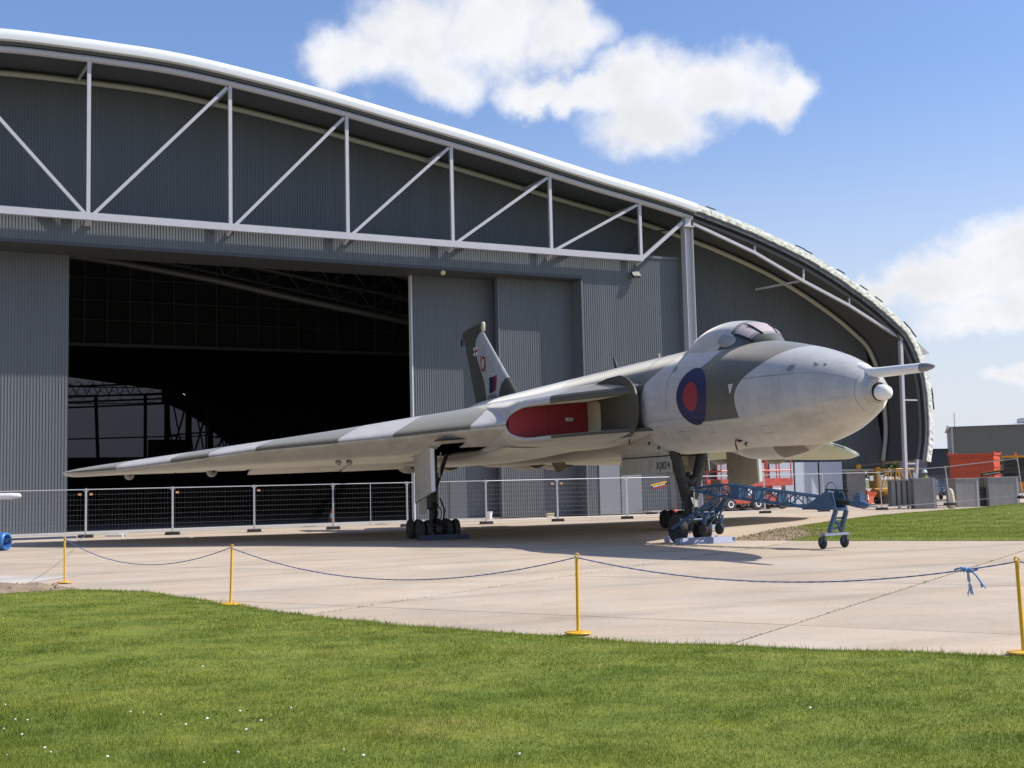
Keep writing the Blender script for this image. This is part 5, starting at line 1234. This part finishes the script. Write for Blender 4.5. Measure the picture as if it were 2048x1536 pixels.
# ------------------------------------------------------------------ things at the left edge
t = thing('roller_tube', 'blue hollow tube with thin pole sticking in at the left edge', 'tube', (-18.2, 40.2, 0), R(-10))
mb = MB(); n = 28
mb.lathe([(.30, -1.2), (.30, 1.35), (.27, 1.38), (.22, 1.38), (.22, -1.0), (0, -1.0)], (0, 0, .30), (1, 0, 0), n); mb.build('drum', mat('bright blue paint', (.045, .17, .46), .4, var=.1), t, ang=40)
mb = MB(); mb.tube((.2, 0, .34), (4.2, -.6, .42), .035, 8); mb.build('pole', M_BLUE, t); mb = MB(); mb.bar((1.0, -.1, .33), (1.35, .05, .30), .1, .08); mb.build('shackle', M_BLUE, t)
t = thing('boom_stand', 'white round boom end reaching in at the left edge above the fence', 'boom', (-20.6, 44.6, 0), R(-4))
mb = MB(); mb.path([(-1.5, 0, 1.80), (2.0, 0, 1.80), (2.3, 0, 1.80), (2.38, 0, 1.80)], [.12, .12, .10, .02], 14); mb.build('boom', M_DECW, t, ang=50)
mb = MB(); mb.tube((-1, 0, 0), (-1, 0, 1.75), .05, 8); mb.box((-1, 0, .03), (.6, .6, .06)); mb.build('stand', M_STEEL, t)
t = tag(MB().box((0, 0, .05), (.7, .35, .10)).box((.3, .1, .13), (.4, .22, .07), rz=.4).build('sandbag', mat('white sack', (.6, .59, .56), .8, var=.12)), 'white sacks lying at the foot of the fence near the left jamb', 'sack'); t.location = (-16.9, 50.9, 0)

# ------------------------------------------------------------------ clutter along the doors
def cone(loc, label, h=.75):
    t = thing('traffic_cone', label, 'traffic cone', loc, 0, 'orange and white traffic cones')
    mb = MB(); mb.box((0, 0, .02), (.4, .4, .04)); mb.lathe([(.16, .04), (.125, .26)], (0, 0, 0), (0, 0, 1), 16); mb.lathe([(.085, h*.66), (.045, h), (0, h)], (0, 0, 0), (0, 0, 1), 16); mb.build('cone_body', M_CONER, t)
    mb = MB(); mb.lathe([(.125, .26), (.085, h*.66)], (0, 0, 0), (0, 0, 1), 16); mb.build('white_sleeve', M_DECW, t)
cone(hg(14.0, 6), 'orange cone standing inside the dark doorway')
cone((24.0, 82.0, 0), 'red and white cone in front of the yellow barrier', .95)
t = thing('paint_bucket', 'white plastic bucket by the sliding door', 'bucket', hg(21.2, .9), 0)
mb = MB(); mb.lathe([(0, 0), (.14, 0), (.17, .36), (.185, .37), (.185, .40), (.16, .40), (.15, .30), (0, .30)], (0, 0, .01), (0, 0, 1), 20); mb.build('pail', M_DECW, t, ang=50)
mb = MB(); mb.path([(.185*math.cos(a), .0, .37-.17*math.sin(a)) for a in np.linspace(0, pi, 10)], .006, 5); mb.build('handle', M_GALV, t)
t = thing('hydrant_box', 'small cream valve box at the foot of the ribbed door', 'valve box', hg(24.6, .3), R(26.7))
mb = MB(); mb.box((0, 0, .10), (.42, .22, .18)); mb.build('case', M_CREAM, t); mb = MB(); mb.box((0, -.02, .21), (.46, .27, .04)); mb.build('lid', M_CREAM, t)
t = thing('timber_stack', 'low stack of boards and pallets against the wall behind the nose wheel', 'pallet', hg(31.6, -1.1), R(26.7))
for k in range(5):
    mb = MB(); mb.box((random.uniform(-.15, .15), -.5+k*.25, .16+.02*(k % 2)), (3.2, .18, .05)); mb.build('board', M_BLOCK if k % 2 else M_RIB, t)
for x in (-1.2, 0, 1.2):
    mb = MB(); mb.box((x, 0, .07), (.12, 1.2, .13)); mb.build('bearer', M_BLOCK, t)
o = tag(MB().box((0, 0, .10), (.65, .4, .16), rz=.3).box((.1, .05, .21), (.3, .3, .08), rz=.8).build('debris_heap', M_CONER), 'orange netting bundle lying by the boards', 'netting'); o.location = hg(30.9, -2.2)

# ------------------------------------------------------------------ background yard on the right
def scissor_lift(loc, rz, label):
    t = thing('scissor_lift', label, 'scissor lift', loc, rz, 'red scissor lifts parked by the wall'); t.scale = (1.12, 1.12, 1.06)
    mb = MB(); mb.box((0, 0, .62), (2.6, 1.3, .42)); mb.box((0, 0, .88), (2.4, 1.1, .08)); mb.build('chassis', M_RLIFT, t)
    for x in (-.85, .85):
        for y in (-.68, .68):
            mb = MB(); mb.lathe([(.1, -.12), (.33, -.12), (.37, -.05), (.37, .05), (.33, .12), (.1, .12)], (x, y, .375), (0, 1, 0), 20); w_ = mb.build('wheel', M_RUBBER, t, ang=40); mb = MB(); mb.lathe([(0, -.1), (.18, -.13), (.2, .1), (0, .1)], (x, y, .375), (0, 1, 0), 14); mb.build('rim', M_DECW, w_)
    for k in range(3):
        for y in (-.52, .52):
            z0 = .92+k*.16; mb = MB(); mb.bar((-1.1, y, z0), (1.1, y, z0+.16), .07, .12); mb.bar((1.1, y*.86, z0), (-1.1, y*.86, z0+.16), .07, .12); mb.build('scissor_arm', M_RLIFT, t)
    mb = MB(); mb.box((.1, 0, 1.48), (2.9, 1.4, .14)); mb.box((.1, -.72, 1.55), (2.9, .05, .42)); mb.box((.1, .72, 1.55), (2.9, .05, .42)); mb.build('deck', M_RLIFT, t)
    mb = MB()
    for y in (-.68, .68):
        for x in (-1.3, -.65, 0, .75, 1.5): mb.tube((x, y, 1.5), (x, y, 2.95), .04, 6)
        for z in (2.2, 2.95): mb.tube((-1.3, y, z), (1.5, y, z), .045, 6)
    for x in (-1.3, 1.5):
        for z in (2.2, 2.95): mb.tube((x, -.68, z), (x, .68, z), .04, 6)
    mb.build('guard_rail', M_RLIFT, t)
    mb = MB(); mb.box((.55, -.67, 1.15), (.55, .06, .6)); mb.build('control_box', M_DECW, t)
    for k in range(5):
        mb = MB(); mb.box((-.45, -.7, .85+k*.2), (.35, .05, .05)); mb.build('step', M_RLIFT, t)
scissor_lift((15.0, 73.2, 0), R(22), 'red scissor lift with guard rails left of the pale hoarding')
scissor_lift((13.0, 70.8, 0), R(24), 'red scissor lift nearest the nose leg')
# slatted crate and plain boxes
def slat_crate(loc, rz, label):
    t = thing('slatted_crate', label, 'crate', loc, rz)
    mb = MB(); mb.box((0, .5, .87), (1.0, 1.1, 1.35)); mb.build('back_box', M_BLACK, t)
    for k in range(4):
        mb = MB(); mb.box((-.42+k*.29, -.09, .88), (.2, .05, 1.35)); mb.build('slat', M_BLOCK, t)
    mb = MB(); mb.box((0, .45, 1.585), (1.1, 1.2, .05)); mb.box((0, .45, .16), (1.1, 1.2, .06)); mb.build('frame', M_BLOCK, t)
    for x in (-.15, .35): 
        mb = MB(); mb.lathe([(0, -.05), (.07, -.05), (.07, .05), (0, .05)], (x, -.05, .08), (0, 1, 0), 12); mb.build('castor', M_DECW, t)
slat_crate((21.25, 66.2, 0), R(-6), 'grey slatted crate on castors at the yard edge')
def plain_box(loc, rz, d, label, group=None):
    t = thing('precast_box', label, 'concrete box', loc, rz, group)
    mb = MB(); mb.box((0, 0, d[2]/2), d); b = mb.build('body', M_BLOCK, t)
    mb = MB(); mb.box((0, 0, d[2]+.022), (d[0]+.06, d[1]+.06, .04)); mb.build('lid', mat('pale lid', (.42, .42, .42), .7, var=.1), t)
    mb = MB(); mb.box((d[0]/2-.1, -d[1]/2-.006, d[2]*.5), (.10, .02, d[2]*.96)); mb.build('corner_strip', MATS['pale lid'], t)
plain_box((22.36, 65.9, 0), R(-8), (1.15, 1.2, 1.62), 'large grey box right of the slatted crate', 'grey boxes in the yard')
plain_box((25.0, 67.2, 0), R(6), (1.35, 1.2, 1.55), 'grey box behind the sheeted post', 'grey boxes in the yard')
plain_box((27.2, 67.6, 0), R(4), (1.75, 1.2, 1.58), 'grey box below the orange skip at right', 'grey boxes in the yard')
t = thing('dark_grille', 'dark slatted panel leaning between two grey boxes', 'grille', (26.1, 67.3, 0), R(5))
mb = MB(); mb.box((0, 0, .55), (.42, .10, 1.05), ry=R(4)); mb.build('panel', M_BLACK, t)
for k in range(3):
    mb = MB(); mb.box((-.12+k*.13, .02, 1.30), (.035, .04, .5)); mb.build('bar', M_DARKST, t)
t = thing('sheeted_post', 'beige wrapped post standing at the grass edge', 'post', (23.3, 64.3, 0))
mb = MB(); mb.path([(0, 0, 0), (.02, 0, .35), (0, 0, .72), (-.04, 0, .98), (-.05, 0, 1.08)], [.17, .18, .15, .14, .04], 10); mb.build('wrapping', mat('beige sheet', (.60, .53, .38), .8, var=.15, bump=.5, bscale=8), t, smooth=True)
mb = MB(); mb.path([(-.16, -.02, .80), (0, -.16, .78), (.16, 0, .80), (0, .16, .82), (-.16, -.02, .80)], .02, 6); mb.build('tie', M_CREAM, t)
# orange skip
t = thing('skip', 'orange ribbed skip standing behind the grey boxes', 'skip', (27.6, 72.0, 0), R(-33))
mb = MB(); mb.prism([(-1.25, -.9, .15), (1.25, -.9, .15), (1.25, -.9, 2.95), (-1.25, -.9, 2.95)], (0, .05, 0)); mb.prism([(-1.25, .9, .15), (1.25, .9, .15), (1.25, .9, 2.95), (-1.25, .9, 2.95)], (0, .05, 0)); mb.box((-1.23, 0, 1.55), (.05, 1.8, 2.8)); mb.box((1.23, 0, 1.55), (.05, 1.8, 2.8)); mb.box((0, 0, .18), (2.5, 1.8, .06)); mb.build('shell', M_ORSKIP, t)
for k in range(6):
    mb = MB(); mb.box((0, -.925, .5+k*.44), (2.46, .06, .09)); mb.build('rib', M_ORSKIP, t); mb = MB(); mb.box((1.27, 0, .5+k*.44), (.06, 1.7, .12)); mb.build('rib', M_ORSKIP, t)
mb = MB()
for y in (-.92, .92): mb.box((0, y, 2.98), (2.65, .12, .10))
for x in (-1.27, 1.27): mb.box((x, 0, 2.99), (.12, 1.9, .10)); mb.box((x, -.9, 3.06), (.16, .16, .12)); mb.box((x, .9, 3.06), (.16, .16, .12))
mb.build('rim', M_ORSKIP, t)
# loader
t = thing('loader', 'yellow loader with dark cab half cut by the right edge', 'loader', (31.2, 74.0, .0), R(155))
mb = MB(); mb.box((.0, 0, 1.05), (3.6, 1.2, .75)); mb.prism([(-1.9, -.6, .8), (-.4, -.6, .8), (-.4, -.6, 1.75), (-1.7, -.6, 1.6)], (0, 1.2, 0)); mb.build('body', M_JCB, t)
mb = MB(); mb.prism([(-.3, -.65, 1.3), (1.0, -.65, 1.3), (.85, -.62, 2.75), (-.2, -.62, 2.75)], (0, 1.3, 0)); cab = mb.build('cab', M_GLASS, t)
mb = MB()
for x, y in ((-.3, -.67), (1.0, -.67), (-.3, .67), (1.0, .67)): mb.bar((x, y, 1.3), (x*.87, y*.97, 2.75), .09, .09)
mb.build('cab_frame', M_BLACK, cab); mb = MB(); mb.box((.33, 0, 2.83), (1.45, 1.5, .14)); mb.build('cab_roof', M_JCB, cab)
mb = MB(); mb.lathe([(0, 0), (.09, 0), (.08, .16), (0, .18)], (.3, -.3, 2.9), (0, 0, 1), 12); mb.build('beacon', M_CONER, cab)
for x, r in ((-1.1, .62), (1.35, .5)):
    for y in (-.82, .82):
        mb = MB(); mb.lathe([(.2, -.2), (r*.9, -.2), (r, -.12), (r, .12), (r*.9, .2), (.2, .2)], (x, y, r), (0, 1, 0), 22); w_ = mb.build('wheel', M_RUBBER, t, ang=40); mb = MB(); mb.lathe([(0, -.16), (r*.5, -.2), (r*.5, .2), (0, .16)], (x, y, r), (0, 1, 0), 16); mb.build('rim', M_JCB, w_)
for y in (-.45, .45):
    mb = MB(); mb.bar((.9, y, 1.5), (2.1, y, 1.0), .12, .22); mb.bar((2.1, y, 1.0), (2.6, y, .55), .12, .2); mb.build('arm', M_JCB, t)
mb = MB(); mb.prism([(2.5, -1.1, .15), (3.1, -1.1, .1), (2.6, -1.1, .95), (2.45, -1.1, .9)], (0, 2.2, 0)); mb.build('bucket', M_JCB, t)
mb = MB(); mb.bar((-1.9, .2, 1.3), (-2.3, .2, 3.6), .25, .3); mb.bar((-2.3, .2, 3.6), (-3.0, .2, 2.0), .2, .25); mb.build('digger_arm', M_JCB, t)
# yellow work platform
t = thing('work_platform', 'yellow railed access platform beyond the fence', 'platform', (25.3, 80.5, -.15), R(10))
mb = MB(); mb.box((0, 0, 1.05), (2.6, 1.2, .14)); mb.box((-1.25, 0, 1.9), (.30, 1.1, 1.4)); mb.build('deck', M_JCB, t)
mb = MB()
for y in (-.55, .55):
    mb.tube((-1.2, y, 2.45), (1.3, y, 2.45), .05, 6); mb.tube((-1.2, y, 1.15), (1.3, y, 1.15), .05, 6); mb.tube((1.3, y, 1.1), (1.3, y, 2.45), .05, 6)
    for k in range(3): mb.tube((-1.1+k*.8, y, 1.15), (-.7+k*.8, y, 2.45), .035, 6); mb.tube((-.7+k*.8, y, 2.45), (-.3+k*.8, y, 1.15), .035, 6)
mb.build('guard_rail', M_JCB, t)
mb = MB(); mb.box((.2, 0, .72), (2.2, 1.1, .5)); mb.build('chassis', M_JCB, t)
for x in (-.7, 1.0):
    for y in (-.55, .55):
        mb = MB(); mb.lathe([(.1, -.12), (.38, -.12), (.4, 0), (.38, .12), (.1, .12)], (x, y, .4), (0, 1, 0), 18); mb.build('wheel', M_RUBBER, t, ang=40)
# red and white water barriers
for k, (x, y, rz, m, lab) in enumerate([(24.9, 86.5, 8, M_DECW, 'white water barrier nearest the hangar foot'), (26.6, 87.0, 12, M_CONER, 'orange water barrier beside the white one'), (28.5, 87.6, 4, mat('faded white plastic', (.5, .5, .52), .6, var=.1), 'faded white water barrier leaning at the end')]):
    t = thing('water_barrier', lab, 'barrier', (x-1.2, y-2.5, 0), R(rz), 'plastic water barriers')
    mb = MB(); mb.prism([(-.85, -.24, .01), (-.85, .24, .01), (-.85, .09, .45), (-.85, .07, .85), (-.85, -.07, .85), (-.85, -.09, .45)], (1.7, 0, 0)); mb.build('shell', m, t)
    mb = MB(); mb.lathe([(0, 0), (.07, 0), (.07, .04), (0, .04)], (.3, 0, .85), (0, 0, 1), 10); mb.build('filler_cap', M_BLACK, t)
# dark car
t = thing('parked_car', 'dark blue car parked beyond the fence near the shed', 'car', (33.2, 92.5, 0), R(-96))
mcar = mat('dark blue car paint', (.05, .06, .085), .3, var=.05, spec=.6)
def car_sec(x, w, z0, z1): return [(x, -w, z0), (x, -w*1.03, (z0+z1)/2), (x, -w*.9, z1), (x, w*.9, z1), (x, w*1.03, (z0+z1)/2), (x, w, z0)]
mb = MB(); mb.rings([car_sec(x, w, .3, z) for x, w, z in ((-2.1, .72, .75), (-1.9, .82, .92), (-1.0, .86, .98), (.9, .86, .98), (1.8, .82, .86), (2.1, .7, .68))]); mb.build('body', mcar, t, ang=30)
mb = MB(); mb.rings([[(x, -w, .96), (x+dx, -w*.85, z), (x+dx, w*.85, z), (x, w, .96)] for x, dx, w, z in ((-1.6, .35, .78, 1.1), (-1.2, .2, .8, 1.44), (.3, 0, .8, 1.46), (1.15, -.2, .78, 1.02))]); mb.build('cabin', M_GLASS, t, ang=30)
mb = MB(); mb.rings([[(x, -w, 1.44), (x, -w*.9, 1.50), (x, w*.9, 1.50), (x, w, 1.44)] for x, w in ((-1.0, .62), (-.4, .68), (.3, .64))]); mb.build('roof_panel', mcar, t)
for x in (-1.3, 1.3):
    for y in (-.76, .76):
        mb = MB(); mb.lathe([(0, -.1), (.28, -.1), (.31, 0), (.28, .1), (0, .1)], (x, y, .31), (0, 1, 0), 18); mb.build('wheel', M_RUBBER, t, ang=40)
for y in (-.6, .6):
    mb = MB(); mb.box((2.06, y, .66), (.06, .28, .12)); mb.build('headlight', M_DECW, t)
# worker in hi-vis behind the large grey box
def person(loc, rz, label):
    t = thing('person', label, 'person', loc, rz)
    J = [(0, 0, .95), (0, 0, 1.2), (.03, 0, 1.42), (.06, 0, 1.52), (.09, 0, 1.66), (0, .19, 1.40), (.06, .27, 1.12), (.22, .24, .95), (0, -.19, 1.40), (.06, -.27, 1.12), (.22, -.24, .95), (0, .10, .9), (.03, .11, .5), (-.02, .12, .08), (.14, .13, .04), (0, -.10, .9), (.03, -.11, .5), (-.02, -.12, .08), (.14, -.13, .04)]
    Ed = [(0, 1), (1, 2), (2, 3), (3, 4), (2, 5), (5, 6), (6, 7), (2, 8), (8, 9), (9, 10), (0, 11), (11, 12), (12, 13), (13, 14), (0, 15), (15, 16), (16, 17), (17, 18)]
    rad = [.16, .15, .15, .06, .10, .075, .055, .04, .075, .055, .04, .10, .075, .05, .045, .10, .075, .05, .045]
    me = bpy.data.meshes.new('body'); me.from_pydata(J, Ed, []); o = bpy.data.objects.new('body', me); COL.objects.link(o)
    md = o.modifiers.new('skin', 'SKIN'); 
    for i, sk in enumerate(me.skin_vertices[0].data if me.skin_vertices else []): sk.radius = (rad[i], rad[i])
    if me.skin_vertices: me.skin_vertices[0].data[0].use_root = True
    o.modifiers.new('sub', 'SUBSURF').levels = 1; o.modifiers['sub'].render_levels = 2
    me.materials.append(mat('dark trousers and skin', (.20, .13, .10), .7)); o.parent = t
    mb = MB(); mb.rings([[(x0+.0, 0, z)] and [(x0+rx*math.cos(a), ry*math.sin(a), z) for a in np.linspace(0, 2*pi, 17)[:-1]] for z, rx, ry, x0 in ((.86, .17, .21, 0), (1.1, .165, .20, 0), (1.3, .17, .235, .01), (1.44, .14, .22, .02), (1.50, .08, .10, .04))]); mb.build('jacket', mat('lime hi-vis', (.55, .75, .05), .6, var=.08), t, smooth=True)
    mb = MB(); mb.lathe([(.15, 0), (.155, .02), (.13, .03), (.125, .09), (.08, .145), (0, .16)], (.09, 0, 1.70), (.1, 0, 1), 16); mb.build('helmet', M_DECW, t, ang=50)
person((23.05, 67.3, .26), R(200), 'worker in lime jacket and white helmet behind the large grey box')
# sheds
t = thing('storage_shed', 'large olive grey metal shed on the right horizon', 'building', (44.7, 122, 0), R(-18))
corr('wall', 0, 58, .9, 6.75, -.06, M_BLDG, parent=t, period=.4, depth=.012)
mb = MB(); mb.box((29, 9.05, 3.35), (57.9, 18, 6.7)); mb.build('core', M_BLDG, t)
mb = MB(); mb.box((29, -.1, .45), (58.1, .2, .9)); mb.build('plinth', M_BLOCK, t)
mb = MB(); mb.prism([(-.2, -.35, 6.77), (-.2, 18.4, 6.77), (-.2, 9, 7.3)], (58.5, 0, 0)); mb.build('roof', M_BLDGR, t)
mb = MB(); mb.box((-.03, -.08, 3.4), (.16, .2, 6.7)); mb.build('corner_trim', M_RIB, t)
mb = MB(); mb.box((11, -.16, 3.0), (12, .12, .12)); mb.box((3.6, -.16, 2.95), (2.4, .12, .12)); mb.build('cable_tray', M_BLACK, t)
mb = MB(); mb.box((9.5, 6, 7.35), (5.5, 3, .5)); mb.build('roof_vent', M_BLDGR, t); mb = MB(); mb.tube((.3, 1, 6.7), (.3, 1, 8.2), .05, 6); mb.build('mast', M_STEEL, t)
t = thing('low_shed', 'low dark shed between the hangar end and the large shed', 'building', (52.5, 145, 0), R(5))
mb = MB(); mb.box((0, 0, 2.5), (9, 8, 5.0)); mb.build('wall', mat('blue grey shed', (.10, .11, .13), .6, var=.06), t)
mb = MB(); mb.prism([(-4.7, -4.3, 5.02), (-4.7, 4.3, 5.02), (-4.7, 0, 5.9)], (9.4, 0, 0)); mb.build('roof', M_BLDGR, t)
mb = MB(); mb.box((1, -4.04, 1.4), (2.6, .08, 2.8)); mb.build('door', M_DARKST, t)
# far tree belt closing the horizon
def tree(loc, h, wdt, label):
    t = thing('tree', label, 'tree', loc, 0, 'trees along the far field edge')
    mb = MB(); mb.path([(0, 0, 0), (.1, 0, h*.3), (0, .1, h*.6)], [h*.035, h*.025, h*.012], 8)
    for k in range(5):
        a = k*1.3; mb.path([(0, 0, h*(.25+.06*k)), (wdt*.3*math.cos(a), wdt*.3*math.sin(a), h*(.5+.06*k))], [h*.014, h*.006], 5)
    mb.build('trunk', mat('bark', (.06, .045, .03), .9), t)
    n = 1500; u = RNG.normal(0, 1, (n, 3)); u /= np.linalg.norm(u, axis=1)[:, None]; r = RNG.random(n)**.4
    P = u*r[:, None]*np.array([wdt/2, wdt/2, h*.38])+[0, 0, h*.6]; P[:, :2] *= (1+.25*np.sin(P[:, 2:3]*2+P[:, :1])); sz = h*.035
    D = RNG.normal(0, sz, (n, 3, 3)); V = (P[:, None]+D).reshape(-1, 3)
    me = bpy.data.meshes.new('crown'); me.from_pydata([tuple(v) for v in V], [], [(3*i, 3*i+1, 3*i+2) for i in range(n)]); me.materials.append(mat('far foliage', (.055, .085, .03), .7, var=.4, scale=1.5)); o = bpy.data.objects.new('crown', me); COL.objects.link(o); o.parent = t
for k, (x, y, h) in enumerate([(58, 200, 7.5), (68, 215, 8.5), (80, 210, 7)]): tree((x, y, 0), h, h*1.1, ['broad tree behind the low shed', 'tallest tree behind the large shed', 'rounded tree right behind the large shed'][k])
